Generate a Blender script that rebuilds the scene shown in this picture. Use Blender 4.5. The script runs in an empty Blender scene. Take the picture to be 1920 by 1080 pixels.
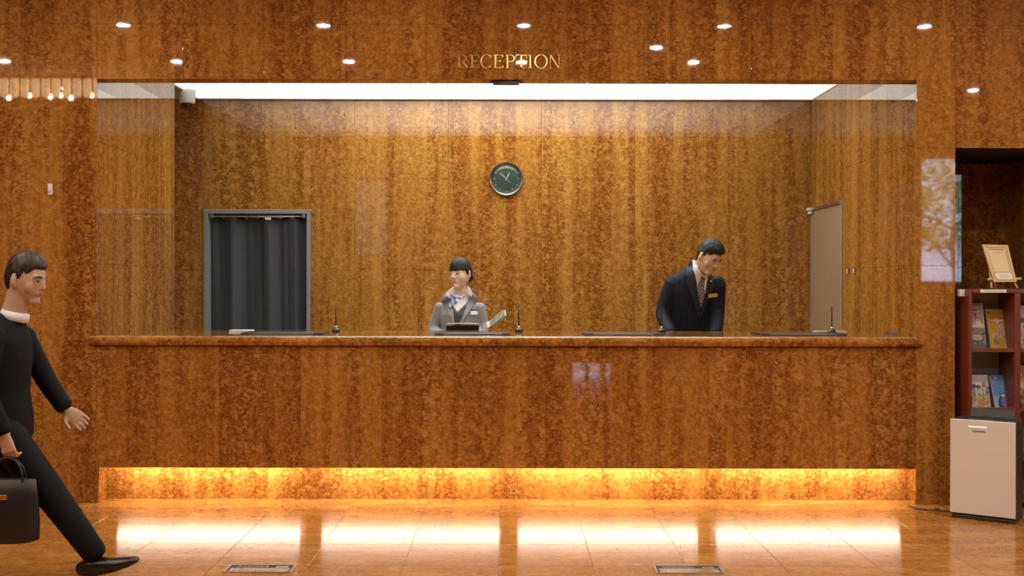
import bpy, bmesh, math, random
from mathutils import Vector, Matrix, Euler
from mathutils.bvhtree import BVHTree
from mathutils.geometry import delaunay_2d_cdt

random.seed(7)
SC = bpy.context.scene
COL = SC.collection
PI = math.pi

# ------------------------------------------------------------------ camera
# lens axis is level and square to the reception wall (y = 0); the vanishing point sits at pixel (950, 535)
F, VX, VY, DIST, EYE = 2139.0, 950.0, 535.0, 7.16, 1.37
cam_d = bpy.data.cameras.new('camera')
cam_d.lens = F / 1920 * 36
cam_d.sensor_width = 36
cam_d.shift_x = (960 - VX) / 1920
cam_d.shift_y = -(540 - VY) / 1920
cam_d.clip_end = 200
cam = bpy.data.objects.new('camera', cam_d)
COL.objects.link(cam)
cam.location = (0, -DIST, EYE)
cam.rotation_euler = (PI / 2, math.radians(-0.11), 0)
SC.camera = cam

# ------------------------------------------------------------------ world, exposure
SC.view_settings.view_transform = 'Standard'
SC.view_settings.look = 'None'
SC.view_settings.gamma = 1
SC.view_settings.use_curve_mapping = False
SC.view_settings.exposure = 0.0
SC.cycles.use_denoising = True
SC.cycles.max_bounces = 6
SC.cycles.diffuse_bounces = 3
SC.cycles.glossy_bounces = 3
SC.cycles.transmission_bounces = 5
SC.cycles.use_adaptive_sampling = True
SC.cycles.adaptive_threshold = 0.03
SC.cycles.sample_clamp_indirect = 6
SC.cycles.caustics_reflective = False
SC.cycles.caustics_refractive = False
w = bpy.data.worlds.new('daylight')
SC.world = w
w.use_nodes = True
w.node_tree.nodes['Background'].inputs[0].default_value = (0.62, 0.76, 1.0, 1)
w.node_tree.nodes['Background'].inputs[1].default_value = 9.0

# light levels of the lamps, the added wall fill row among them
DOWNLIGHT = 500.0
PANEL = 3.5
KICK = 52.0
WALL_FILL = 270.0


# ------------------------------------------------------------------ helpers
def px(x, y, depth):
    """a point of the photograph at the world depth y = depth"""
    k = (DIST + depth) / F
    return Vector(((x - VX) * k, depth, EYE + (VY - y) * k))


def wm(o):
    m = o.matrix_basis.copy()
    while o.parent:
        o = o.parent
        m = o.matrix_basis @ m
    return m


def tag(o, label=None, cat=None, group=None, kind=None):
    for k, v in (('label', label), ('category', cat), ('group', group), ('kind', kind)):
        if v:
            o[k] = v
    return o


def empty(name, loc=(0, 0, 0), rz=0.0):
    o = bpy.data.objects.new(name, None)
    o.empty_display_size = 0.05
    o.location = loc
    o.rotation_euler = (0, 0, rz)
    COL.objects.link(o)
    return o


def mesh_obj(name, me, mat=None, parent=None, world=True):
    """link a mesh; world=True: its vertices are world coordinates and are brought into the parent's frame"""
    if parent is not None and world:
        me.transform(wm(parent).inverted())
    o = bpy.data.objects.new(name, me)
    COL.objects.link(o)
    if mat is not None and not me.materials:
        me.materials.append(mat)
    if parent is not None:
        o.parent = parent
    return o


def bm_obj(name, bm, mat, parent=None, smooth=False, world=True):
    bmesh.ops.recalc_face_normals(bm, faces=bm.faces)
    me = bpy.data.meshes.new(name)
    bm.to_mesh(me)
    bm.free()
    if smooth:
        me.polygons.foreach_set('use_smooth', [True] * len(me.polygons))
    return mesh_obj(name, me, mat, parent, world)


def box(bm, x0, x1, y0, y1, z0, z1, M=None, bev=0.0, seg=2):
    r = bmesh.ops.create_cube(bm, size=1.0)
    vs = r['verts']
    for v in vs:
        v.co = Vector(((x0 + x1) / 2 + v.co.x * (x1 - x0), (y0 + y1) / 2 + v.co.y * (y1 - y0), (z0 + z1) / 2 + v.co.z * (z1 - z0)))
    if bev > 0:
        es = list({e for v in vs for e in v.link_edges})
        r2 = bmesh.ops.bevel(bm, geom=es, offset=bev, segments=seg, affect='EDGES', profile=0.5, clamp_overlap=True)
        vs = list({v for f in r2['faces'] for v in f.verts} | {v for v in vs if v.is_valid})
    if M is not None:
        for v in vs:
            v.co = M @ v.co
    return vs


def box_obj(name, dims, mat, parent=None, bev=0.0, M=None, seg=2):
    bm = bmesh.new()
    box(bm, *dims, M=M, bev=bev, seg=seg)
    return bm_obj(name, bm, mat, parent)


def loft(bm, pts, rad, side=(1, 0, 0), n=18, cap=True, capk=1.0):
    """closed tube of elliptical rings with rounded ends"""
    pts = [Vector(p) for p in pts]
    rad = [(r, r) if not isinstance(r, (tuple, list)) else r for r in rad]
    rings = []
    m = len(pts)
    T = []
    for i in range(m):
        a, b = pts[max(i - 1, 0)], pts[min(i + 1, m - 1)]
        T.append((b - a).normalized())
    def ring(c, t, rx, ry):
        s = Vector(side)
        s = s - t * s.dot(t)
        if s.length < 1e-4:
            s = Vector((0, 1, 0)) - t * t.y
        s.normalize()
        b = t.cross(s)
        return [bm.verts.new(c + s * (rx * math.cos(2 * PI * k / n)) + b * (ry * math.sin(2 * PI * k / n))) for k in range(n)]
    if cap:
        r0 = min(rad[0]) * capk
        for a in (70, 40):
            A = math.radians(a)
            rings.append(ring(pts[0] - T[0] * (r0 * math.sin(A)), T[0], rad[0][0] * math.cos(A), rad[0][1] * math.cos(A)))
    for i in range(m):
        rings.append(ring(pts[i], T[i], *rad[i]))
    if cap:
        r1 = min(rad[-1]) * capk
        for a in (40, 70):
            A = math.radians(a)
            rings.append(ring(pts[-1] + T[-1] * (r1 * math.sin(A)), T[-1], rad[-1][0] * math.cos(A), rad[-1][1] * math.cos(A)))
    for i in range(len(rings) - 1):
        for k in range(n):
            bm.faces.new((rings[i][k], rings[i][(k + 1) % n], rings[i + 1][(k + 1) % n], rings[i + 1][k]))
    bm.faces.new(list(reversed(rings[0])))
    bm.faces.new(rings[-1])


def ell(bm, c, r, M=None, u=20, v=14):
    """ellipsoid"""
    res = bmesh.ops.create_uvsphere(bm, u_segments=u, v_segments=v, radius=1.0)
    for q in res['verts']:
        p = Vector((q.co.x * r[0], q.co.y * r[1], q.co.z * r[2]))
        if M is not None:
            p = M @ p
        q.co = Vector(c) + p


def lathe(bm, prof, c=(0, 0, 0), n=32, axis='Z'):
    """turned shape; prof = [(radius, height)]"""
    rings = []
    for r, h in prof:
        row = []
        for k in range(n):
            a = 2 * PI * k / n
            p = Vector((r * math.cos(a), r * math.sin(a), h))
            if axis == 'Y':
                p = Vector((p.x, p.z, p.y))
            row.append(bm.verts.new(Vector(c) + p))
        rings.append(row)
    for i in range(len(rings) - 1):
        for k in range(n):
            bm.faces.new((rings[i][k], rings[i][(k + 1) % n], rings[i + 1][(k + 1) % n], rings[i + 1][k]))
    if prof[0][0] > 1e-6:
        bm.faces.new(rings[0])
    if prof[-1][0] > 1e-6:
        bm.faces.new(rings[-1])
    bmesh.ops.remove_doubles(bm, verts=bm.verts, dist=1e-6)


def prism(bm, pts2, y0, y1):
    """x-z outline pushed from y0 to y1"""
    a = [bm.verts.new((x, y0, z)) for x, z in pts2]
    b = [bm.verts.new((x, y1, z)) for x, z in pts2]
    bm.faces.new(a)
    bm.faces.new(list(reversed(b)))
    n = len(a)
    for i in range(n):
        bm.faces.new((a[i], b[i], b[(i + 1) % n], a[(i + 1) % n]))


def remeshed(bm, voxel, smooth=3, fac=0.5):
    bmesh.ops.recalc_face_normals(bm, faces=bm.faces)
    me = bpy.data.meshes.new('tmp')
    bm.to_mesh(me)
    bm.free()
    o = bpy.data.objects.new('tmp', me)
    COL.objects.link(o)
    m = o.modifiers.new('r', 'REMESH')
    m.mode = 'VOXEL'
    m.voxel_size = voxel
    if smooth:
        s = o.modifiers.new('s', 'SMOOTH')
        s.factor = fac
        s.iterations = smooth
    dg = bpy.context.evaluated_depsgraph_get()
    out = bpy.data.meshes.new_from_object(o.evaluated_get(dg))
    bpy.data.objects.remove(o)
    bpy.data.meshes.remove(me)
    out.polygons.foreach_set('use_smooth', [True] * len(out.polygons))
    return out


def text_mesh(s, size, extrude=0.0):
    c = bpy.data.curves.new('t', 'FONT')
    c.body = s
    c.size = size
    c.extrude = extrude
    c.align_x = 'CENTER'
    c.align_y = 'CENTER'
    c.resolution_u = 4
    o = bpy.data.objects.new('t', c)
    COL.objects.link(o)
    dg = bpy.context.evaluated_depsgraph_get()
    me = bpy.data.meshes.new_from_object(o.evaluated_get(dg))
    bpy.data.objects.remove(o)
    return me


# ------------------------------------------------------------------ materials
MATS = {}


def mat(name, col, rough=0.5, metal=0.0, spec=0.5, emit=None, es=0.0, noise=0.0, nscale=40.0, trans=0.0, coat=0.0, sheen=0.0, ior=1.5):
    m = bpy.data.materials.new(name)
    m.use_nodes = True
    nt = m.node_tree
    b = nt.nodes['Principled BSDF']
    c = (col[0], col[1], col[2], 1)
    b.inputs['Base Color'].default_value = c
    b.inputs['Roughness'].default_value = rough
    b.inputs['Metallic'].default_value = metal
    b.inputs['Specular IOR Level'].default_value = spec
    b.inputs['Transmission Weight'].default_value = trans
    b.inputs['Coat Weight'].default_value = coat
    b.inputs['Sheen Weight'].default_value = sheen
    b.inputs['IOR'].default_value = ior
    if emit:
        b.inputs['Emission Color'].default_value = (*emit, 1)
        b.inputs['Emission Strength'].default_value = es
    if noise:
        tc = nt.nodes.new('ShaderNodeTexCoord')
        n = nt.nodes.new('ShaderNodeTexNoise')
        n.inputs['Scale'].default_value = nscale
        n.inputs['Detail'].default_value = 4
        nt.links.new(tc.outputs['Object'], n.inputs['Vector'])
        mx = nt.nodes.new('ShaderNodeMix')
        mx.data_type = 'RGBA'
        mx.inputs[6].default_value = tuple(v * (1 - noise) for v in col) + (1,)
        mx.inputs[7].default_value = tuple(min(1, v * (1 + noise)) for v in col) + (1,)
        nt.links.new(n.outputs['Fac'], mx.inputs[0])
        nt.links.new(mx.outputs[2], b.inputs['Base Color'])
    MATS[name] = m
    return m


def srgb(r, g, b):
    f = lambda v: (v / 255 / 12.92) if v <= 10.3 else ((v / 255 + 0.055) / 1.055) ** 2.4
    return (f(r), f(g), f(b))


def marble(name, light, mid, dark, rough, flat=False, vein=1.0, spec=0.5):
    """polished marble: honey ground, red-brown crackled veins, bands that run up each slab"""
    m = bpy.data.materials.new(name)
    m.use_nodes = True
    nt = m.node_tree
    N, L = nt.nodes, nt.links
    b = N['Principled BSDF']
    b.inputs['Roughness'].default_value = rough
    b.inputs['Specular IOR Level'].default_value = spec

    def node(t, **kw):
        n = N.new(t)
        for k, v in kw.items():
            setattr(n, k, v)
        return n

    def math_(op, a, c=None, clamp=False):
        n = node('ShaderNodeMath', operation=op, use_clamp=clamp)
        for i, v in enumerate((a, c)):
            if v is None:
                continue
            if isinstance(v, (int, float)):
                n.inputs[i].default_value = v
            else:
                L.new(v, n.inputs[i])
        return n.outputs[0]

    def vmath(op, a, c):
        n = node('ShaderNodeVectorMath', operation=op)
        for i, v in enumerate((a, c)):
            if isinstance(v, tuple):
                n.inputs[i].default_value = v
            else:
                L.new(v, n.inputs[i])
        return n.outputs[0]

    def noise(vec, scale, detail=3.0, rgh=0.5, col=False):
        n = node('ShaderNodeTexNoise', noise_dimensions='2D')
        n.inputs['Scale'].default_value = scale
        n.inputs['Detail'].default_value = detail
        n.inputs['Roughness'].default_value = rgh
        L.new(vec, n.inputs['Vector'])
        return n.outputs['Color' if col else 'Fac']

    def ramp(v, lo, hi, a=0.0, c=1.0):
        n = node('ShaderNodeMapRange', interpolation_type='SMOOTHSTEP')
        L.new(v, n.inputs[0])
        for i, q in enumerate((lo, hi, a, c)):
            n.inputs[i + 1].default_value = q
        return n.outputs[0]

    def mixc(f, a, c):
        n = node('ShaderNodeMix', data_type='RGBA')
        L.new(f, n.inputs[0])
        for i, v in ((6, a), (7, c)):
            if isinstance(v, tuple):
                n.inputs[i].default_value = (*v, 1)
            else:
                L.new(v, n.inputs[i])
        return n.outputs[2]

    def chan(c):
        n = node('ShaderNodeSeparateColor')
        L.new(c, n.inputs[0])
        return n.outputs

    geo = node('ShaderNodeNewGeometry')
    at = node('ShaderNodeAttribute', attribute_type='OBJECT', attribute_name='seed')
    tone = node('ShaderNodeAttribute', attribute_type='OBJECT', attribute_name='tone').outputs['Fac']
    off = node('ShaderNodeVectorMath', operation='SCALE')
    off.inputs[0].default_value = (7.31, 3.17, 5.03)
    L.new(at.outputs['Fac'], off.inputs['Scale'])
    sep = node('ShaderNodeSeparateXYZ')
    L.new(geo.outputs['Position'], sep.inputs[0])
    plane = node('ShaderNodeCombineXYZ')      # along the surface: wall (x + y, z), floor (x, y + z)
    if flat:
        L.new(sep.outputs[0], plane.inputs[0])
        L.new(math_('ADD', sep.outputs[1], sep.outputs[2]), plane.inputs[1])
    else:
        L.new(math_('ADD', sep.outputs[0], sep.outputs[1]), plane.inputs[0])
        L.new(sep.outputs[2], plane.inputs[1])
    P = vmath('ADD', plane.outputs[0], off.outputs[0])
    # bands along the slab
    bands = chan(noise(vmath('MULTIPLY', P, (5.2, 0.34, 1.0) if not flat else (2.4, 7.0, 1.0)), 1.0, 3.0, 0.66, True))
    # wobble the crackle
    wobc = noise(P, 42.0, 2.0, 0.6, True)
    wob = vmath('MULTIPLY', vmath('SUBTRACT', wobc, (0.5, 0.5, 0.5)), (0.060, 0.042, 0.0))
    Q = vmath('MULTIPLY', vmath('ADD', P, wob), (1.0, 1.75, 1.0))

    def cracks(scale, w0, w1):
        v = node('ShaderNodeTexVoronoi', feature='DISTANCE_TO_EDGE', voronoi_dimensions='2D')
        v.inputs['Scale'].default_value = scale
        L.new(Q, v.inputs['Vector'])
        return ramp(v.outputs['Distance'], w0, w1, 1.0, 0.0)
    c1 = cracks(19.0, 0.0, 0.24)
    c2 = cracks(38.0, 0.0, 0.32)
    patches = chan(noise(P, 17.0, 2.0, 0.6, True))
    patch = ramp(patches[0], 0.42, 0.56)
    patch2 = ramp(patches[1], 0.41, 0.54)
    dense = math_('ADD', ramp(bands[0], 0.38, 0.62), tone, True)
    v1 = math_('MULTIPLY', c1, math_('ADD', math_('MULTIPLY', patch, math_('ADD', math_('MULTIPLY', dense, 0.45), 0.55)), math_('MULTIPLY', dense, 0.20)), True)
    v2 = math_('MULTIPLY', math_('MULTIPLY', c2, patch2), math_('ADD', math_('MULTIPLY', dense, 0.60), 0.40), True)
    ww = chan(wobc)
    blot = ramp(math_('ADD', math_('MULTIPLY', ww[0], 0.55), math_('MULTIPLY', patches[2], 0.45)), 0.52, 0.62)
    blot = math_('MULTIPLY', blot, math_('ADD', math_('MULTIPLY', dense, 0.60), 0.12))
    ground = mixc(ramp(ww[1], 0.34, 0.66), mid, light)
    ground = mixc(math_('MULTIPLY', dense, 0.30), ground, tuple(v * k for v, k in zip(mid, (0.80, 0.60, 0.45))))
    ground = mixc(math_('MULTIPLY', ramp(bands[2], 0.50, 0.64), 0.65), ground, tuple(v * k for v, k in zip(light, (1.12, 1.16, 1.22))))
    vv = math_('MAXIMUM', v1, math_('MAXIMUM', v2, blot))
    vv = math_('MULTIPLY', vv, 0.92 * vein, True)
    colr = mixc(vv, ground, dark)
    L.new(colr, b.inputs['Base Color'])
    MATS[name] = m
    return m


M_WALL = marble('honey_marble', (0.48, 0.220, 0.046), (0.37, 0.152, 0.028), (0.150, 0.037, 0.006), 0.025, spec=0.62)
M_FLOOR = marble('honey_marble_floor', (0.50, 0.235, 0.058), (0.41, 0.172, 0.038), (0.25, 0.082, 0.016), 0.145, flat=True, vein=0.75)
# the floor is buffed along one way: highlights draw out towards the viewer
_b = M_FLOOR.node_tree.nodes['Principled BSDF']
_b.inputs['Anisotropic'].default_value = 0.75
_t = M_FLOOR.node_tree.nodes.new('ShaderNodeCombineXYZ')
_t.inputs[1].default_value = 1.0
M_FLOOR.node_tree.links.new(_t.outputs[0], _b.inputs['Tangent'])
M_TOP = marble('honey_marble_top', (0.48, 0.220, 0.046), (0.37, 0.152, 0.028), (0.150, 0.037, 0.006), 0.025, flat=True, spec=0.62)
M_JOINT = mat('joint_filler', (0.20, 0.09, 0.03), 0.8)
M_PLASTER = mat('warm_plaster', (0.84, 0.74, 0.62), 0.8, noise=0.03)
M_GREYCEIL = mat('grey_ceiling_board', (0.42, 0.40, 0.40), 0.7, noise=0.03)
M_DARKVOID = mat('painted_dark_void', (0.02, 0.02, 0.02), 0.9)  # near-black colour stands in for the shade of unlit space
M_BRASS = mat('polished_brass', (0.86, 0.56, 0.20), 0.22, 1.0)
M_STEEL = mat('brushed_steel', (0.62, 0.60, 0.58), 0.28, 1.0)
M_CHROME = mat('chrome', (0.75, 0.75, 0.75), 0.08, 1.0)
M_BLACKGLOSS = mat('black_gloss', (0.012, 0.012, 0.013), 0.12, coat=0.5)
M_BLACK = mat('black_plastic', (0.022, 0.021, 0.022), 0.42)
M_MATPAD = mat('dark_leather', (0.085, 0.087, 0.095), 0.30, noise=0.08, nscale=300)
M_WHITE = mat('white_plastic', (0.78, 0.76, 0.72), 0.4)
M_PAPER = mat('white_paper', (0.82, 0.81, 0.78), 0.7, noise=0.02)
M_FRAMEGREY = mat('grey_door_paint', (0.24, 0.235, 0.225), 0.42)
M_CURTAIN = mat('charcoal_curtain', (0.115, 0.122, 0.135), 0.5, sheen=0.3, noise=0.12, nscale=220)
M_DOORLEAF = mat('brown_door_leaf', (0.34, 0.215, 0.12), 0.45, noise=0.08, nscale=6)
M_CHERRY = mat('cherry_wood', (0.19, 0.042, 0.022), 0.28, noise=0.35, nscale=18)
M_RACKBACK = mat('grey_felt_back', (0.34, 0.38, 0.43), 0.7)
M_GLASS = mat('clear_glass', (1, 1, 1), 0.02, trans=1.0)


def emitter(name, col, strength):
    m = bpy.data.materials.new(name)
    m.use_nodes = True
    nt = m.node_tree
    nt.nodes.remove(nt.nodes['Principled BSDF'])
    e = nt.nodes.new('ShaderNodeEmission')
    e.inputs[0].default_value = (*col, 1)
    e.inputs[1].default_value = strength
    nt.links.new(e.outputs[0], nt.nodes['Material Output'].inputs[0])
    return m


# ------------------------------------------------------------------ slabs and tiles
_cache = {}


def piece(name, w_, d_, h_, c, material, parent, bev=0.0006, seed=0.0):
    """one slab or tile; alike pieces share their mesh"""
    key = (round(w_, 4), round(d_, 4), round(h_, 4), material.name, bev)
    me = _cache.get(key)
    if me is None:
        bm = bmesh.new()
        box(bm, -w_ / 2, w_ / 2, -d_ / 2, d_ / 2, -h_ / 2, h_ / 2, bev=bev, seg=1)
        bmesh.ops.recalc_face_normals(bm, faces=bm.faces)
        me = bpy.data.meshes.new(name)
        bm.to_mesh(me)
        bm.free()
        me.materials.append(material)
        _cache[key] = me
    o = bpy.data.objects.new(name, me)
    COL.objects.link(o)
    o.parent = parent
    o.location = wm(parent).inverted() @ Vector(c)
    o['seed'] = float(seed)
    o['tone'] = 0.16 * math.sin(seed * 12.9)
    return o


def cut(rect, hole):
    x0, x1, z0, z1 = rect
    a0, a1, b0, b1 = hole
    if a1 <= x0 or a0 >= x1 or b1 <= z0 or b0 >= z1:
        return [rect]
    out = []
    if a0 > x0: out.append((x0, a0, z0, z1))
    if a1 < x1: out.append((a1, x1, z0, z1))
    m0, m1 = max(x0, a0), min(x1, a1)
    if b1 < z1: out.append((m0, m1, b1, z1))
    if b0 > z0: out.append((m0, m1, z0, b0))
    return [r for r in out if r[1] - r[0] > 0.012 and r[3] - r[2] > 0.012]


def slabs(parent, us, zs, plane, normal, holes=(), th=0.02, gap=0.0012, material=None, seed0=0.0):
    """slabs on a wall; normal '-y', '+x' or '-x'; their faces lie on the plane"""
    for i in range(len(us) - 1):
        for j in range(len(zs) - 1):
            rects = [(us[i], us[i + 1], zs[j], zs[j + 1])]
            for h in holes:
                rects = [q for r in rects for q in cut(r, h)]
            for (a0, a1, b0, b1) in rects:
                wd, hh = a1 - a0 - gap, b1 - b0 - gap
                ca, cb = (a0 + a1) / 2, (b0 + b1) / 2
                if normal == '-y':
                    piece('marble_slab', wd, th, hh, (ca, plane + th / 2, cb), material or M_WALL, parent, seed=seed0 + i * 1.37)
                else:
                    sx = th / 2 if normal == '-x' else -th / 2
                    piece('marble_slab', th, wd, hh, (plane + sx, ca, cb), material or M_WALL, parent, seed=seed0 + i * 1.37)


OPX0, OPX1 = -2.574, 2.571        # reception opening
LINTEL = 2.662
CEIL_IN = 2.94
CEIL = 3.47
BACK = 2.50                       # reception back wall
LEFT_END = 1.65                   # the left return wall stops here
NX0, NX1, NTOP, NBACK = 2.815, 3.49, 2.236, 0.80   # alcove on the right


def struct(name, dims, m):
    return tag(box_obj(name, dims, m), kind='structure')


cols_mid = [OPX0, -2.035] + [-2.035 + (2.042 + 2.035) * k / 8 for k in range(1, 8)] + [2.042, OPX1]
cols_counter = [OPX0, px(258, 0, 0).x] + [px(258 + 153 * k, 0, 0).x for k in range(1, 10)] + [OPX1]
cols_left = [-5.22, -4.69, -4.162, -3.632, -3.103, OPX0]

# ---- front wall
wl = struct('wall_front_left', (-7.0, OPX0 - 0.003, 0.021, 0.16, 0, CEIL), M_JOINT)
slabs(wl, cols_left, [0, 0.75, 1.50, 2.236, 3.007, CEIL], 0.0, '-y', seed0=1.1)
wt = struct('wall_front_lintel', (OPX0, OPX1, 0.021, 0.128, LINTEL + 0.004, CEIL), M_JOINT)
slabs(wt, cols_mid, [LINTEL, 3.007, CEIL], 0.0, '-y', seed0=20.3)
for i in range(len(cols_mid) - 1):
    a, b_ = cols_mid[i], cols_mid[i + 1]
    piece('soffit_slab', b_ - a - 0.002, 0.128, 0.016, ((a + b_) / 2, 0.086, LINTEL + 0.008), M_TOP, wt, seed=20.3 + i * 1.37)
wp = struct('wall_front_pillar', (OPX1 + 0.003, NX0 - 0.012, 0.021, 0.16, 0, CEIL), M_JOINT)
slabs(wp, [OPX1, NX0], [0, 0.75, 1.50, 2.236, 3.007, CEIL], 0.0, '-y', seed0=41.7)
wh = struct('wall_front_header', (NX0, 5.6, 0.021, 0.16, NTOP + 0.004, CEIL), M_JOINT)
slabs(wh, [NX0, 3.345, 3.875, 4.405, 4.935, 5.465], [NTOP, 3.007, CEIL], 0.0, '-y', seed0=51.7)
wr = struct('wall_front_right', (NX1 + 0.021, 9.0, 0.021, 0.16, 0, NTOP), M_JOINT)
slabs(wr, [NX1, 3.875, 4.405, 4.935, 5.465], [0, 0.75, 1.50, NTOP], 0.0, '-y', seed0=61.7)
# ---- alcove
na = struct('wall_alcove_back', (NX0 - 0.1, NX1 + 0.1, NBACK + 0.021, NBACK + 0.1, 0, NTOP + 0.1), M_JOINT)
slabs(na, [NX0, 3.15, NX1], [0, 0.75, 1.50, NTOP], NBACK, '-y', seed0=71.2)
nl = struct('wall_alcove_left', (NX0 - 0.10, NX0 - 0.021, 0.161, NBACK, 0, NTOP + 0.1), M_JOINT)
slabs(nl, [0.021, NBACK], [0, 1.50, NTOP], NX0, '+x', seed0=74.0)
nr = struct('wall_alcove_right', (NX1 + 0.021, NX1 + 0.10, 0.161, NBACK, 0, NTOP + 0.1), M_JOINT)
slabs(nr, [0.021, NBACK], [0, 1.50, NTOP], NX1, '-x', seed0=77.0)
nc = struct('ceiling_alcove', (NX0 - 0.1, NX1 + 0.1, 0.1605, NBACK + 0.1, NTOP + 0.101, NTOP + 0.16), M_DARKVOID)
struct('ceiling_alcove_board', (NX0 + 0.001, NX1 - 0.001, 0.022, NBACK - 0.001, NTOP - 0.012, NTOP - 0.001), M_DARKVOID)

# ---- reception room
bx0 = -4.2
dx0, dx1, dz1 = -2.566, -1.658, 2.008
wb = struct('wall_back', (bx0, OPX1 + 0.12, BACK + 0.021, BACK + 0.12, dz1 + 0.02, CEIL_IN + 0.1), M_JOINT)
bcols = [bx0 + 0.001, -3.65, -2.872, -2.079, -1.288, -0.497, 0.294, 1.084, 1.874, OPX1]
slabs(wb, bcols, [0, 0.75, 1.50, 2.27, CEIL_IN], BACK, '-y', holes=[(dx0, dx1, -1, dz1)], seed0=101.0)
tag(box_obj('wall_back_lower', (dx1 + 0.02, OPX1, BACK + 0.021, BACK + 0.12, 0, dz1 + 0.018), M_JOINT), kind='structure')
tag(box_obj('wall_back_corner', (bx0, dx0 - 0.02, BACK + 0.021, BACK + 0.12, 0, dz1 + 0.018), M_JOINT), kind='structure')
ws = struct('wall_reception_left', (OPX0 - 0.12, OPX0 - 0.021, 0.165, LEFT_END, 0, CEIL_IN), M_JOINT)
slabs(ws, [0.022, 0.55, 1.10, LEFT_END], [0, 0.75, 1.50, 2.27, CEIL_IN], OPX0, '+x', seed0=131.0)
we = struct('wall_reception_recess', (OPX0 - 0.12, OPX0 - 0.0, LEFT_END + 0.001, LEFT_END + 0.02, 0, CEIL_IN), M_WALL)
we['seed'] = 140.0
sd0, sd1, sdz = 1.60, 2.44, 2.005   # side door in the right return wall
wq = struct('wall_reception_right', (OPX1 + 0.021, OPX1 + 0.12, 0.165, BACK + 0.12, 0, CEIL_IN), M_JOINT)
slabs(wq, [0.022, 0.55, 1.10, sd0 - 0.03, BACK], [0, 0.75, 1.50, 2.27, CEIL_IN], OPX1, '-x', holes=[(sd0 - 0.02, sd1 + 0.02, -1, sdz + 0.02)], seed0=151.0)
struct('wall_recess_end', (bx0 - 0.1, bx0, LEFT_END, BACK + 0.1, 0, CEIL_IN), M_PLASTER)
struct('wall_recess_front', (bx0, OPX0 - 0.125, LEFT_END - 0.1, LEFT_END + 0.02, 0, CEIL_IN), M_PLASTER)
struct('ceiling_reception', (bx0, OPX1 + 0.13, 0.13, BACK + 0.02, CEIL_IN + 0.012, CEIL_IN + 0.1), M_GREYCEIL)
struct('ceiling_recess', (bx0, -2.622, 0.165, BACK, CEIL_IN, CEIL_IN + 0.011), M_GREYCEIL)
struct('floor_reception', (bx0, OPX1, 0.30, BACK, -0.05, 0.0), M_PLASTER)

# ---- lobby shell behind the camera
fl = struct('floor', (-7.0, 9.0, -11.0, 0.85, -0.08, -0.004), M_FLOOR)
struct('ceiling', (-7.0, 9.0, -11.0, 0.16, CEIL, CEIL + 0.1), M_PLASTER)
M_LOBBY = mat('lobby_wall_brown', (0.26, 0.15, 0.08), 0.6, noise=0.1, nscale=2)
struct('wall_left', (-7.1, -7.0, -11.1, 0.16, -0.08, CEIL + 0.1), M_LOBBY)
struct('wall_right', (9.0, 9.1, -11.1, 0.16, -0.08, CEIL + 0.1), M_LOBBY)
# floor tiles in and around the view
TW, TX, TY = 0.4632, -0.038, -0.20
for i in range(-10, 11):
    for j in range(0, 13):
        piece('floor_tile', TW - 0.0022, TW - 0.0022, 0.012, (TX + (i + 0.5) * TW, TY - (j - 0.5) * TW, -0.006), M_FLOOR, fl, bev=0.0008, seed=300 + i * 2.3 + j * 9.7)

# ---- street side of the lobby: glazing that the polished walls mirror
for nm, d in (('wall_facade_east', (-7.0, -3.1, -11.1, -11.0, -0.08, CEIL)), ('wall_facade_middle', (-2.4, 1.03, -11.1, -11.0, -0.08, CEIL)), ('wall_facade_inner', (1.69, 6.57, -11.1, -11.0, -0.08, CEIL)), ('wall_facade_over', (1.03, 1.69, -11.1, -11.0, 0.14, CEIL)),
              ('wall_facade_west', (8.12, 9.1, -11.1, -11.0, -0.08, CEIL)), ('wall_facade_sill', (-3.1, -2.4, -11.1, -11.0, -0.08, 2.0)),
              ('wall_facade_lintel', (6.57, 8.12, -11.1, -11.0, 3.40, CEIL)), ('wall_facade_breast', (6.57, 8.12, -11.1, -11.0, -0.08, 1.45))):
    struct(nm, d, M_LOBBY)
wn = tag(empty('window_1', (7.0, -11.05, 0)), kind='structure')
for a in (6.57, 7.33, 8.07):
    box_obj('window_frame', (a, a + 0.04, -11.08, -11.02, 1.45, 3.40), M_FRAMEGREY, wn)
for a in (6.61, 7.37):
    box_obj('pane', (a, a + 0.72 - (0.02 if a > 7 else 0), -11.055, -11.045, 1.45, 3.40), M_GLASS, wn)
wn3 = tag(empty('patch_window', (1.36, -11.05, 0)), kind='structure')  # low glazing added for the bluish patch mirrored in the counter front
for a, b_ in ((1.03, 1.06), (1.25, 1.31), (1.48, 1.58), (1.65, 1.69)):
    box_obj('window_frame', (a, b_, -11.08, -11.02, -0.05, 0.14), M_FRAMEGREY, wn3)
for a, b_ in ((1.06, 1.25), (1.31, 1.48), (1.58, 1.65)):
    box_obj('pane', (a, b_, -11.055, -11.045, -0.05, 0.14), M_GLASS, wn3)
wn2 = tag(empty('window_2', (-2.75, -11.05, 2.0)), kind='structure')
for a in (-3.1, -2.77, -2.43):
    box_obj('window_frame', (a, a + 0.03, -11.08, -11.02, 2.0, CEIL), M_FRAMEGREY, wn2)
for a in (-3.07, -2.74):
    box_obj('pane', (a, a + (0.30 if a < -3 else 0.31), -11.055, -11.045, 2.0, CEIL), M_GLASS, wn2)
M_PAVE = mat('pale_pavement', (0.42, 0.41, 0.45), 0.8, noise=0.1, nscale=3)
struct('wall_sky_blocker', (-8, 0.9, -15.2, -14.6, -0.05, 9.0), mat('sky_blocker_grey', (0.10, 0.10, 0.13), 0.8, noise=0.2, nscale=2))  # added grey wall that dims the sky mirrored through the high window
struct('ground_street', (-30, 40, -60, -11.1, -0.10, -0.05), M_PAVE)
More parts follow.
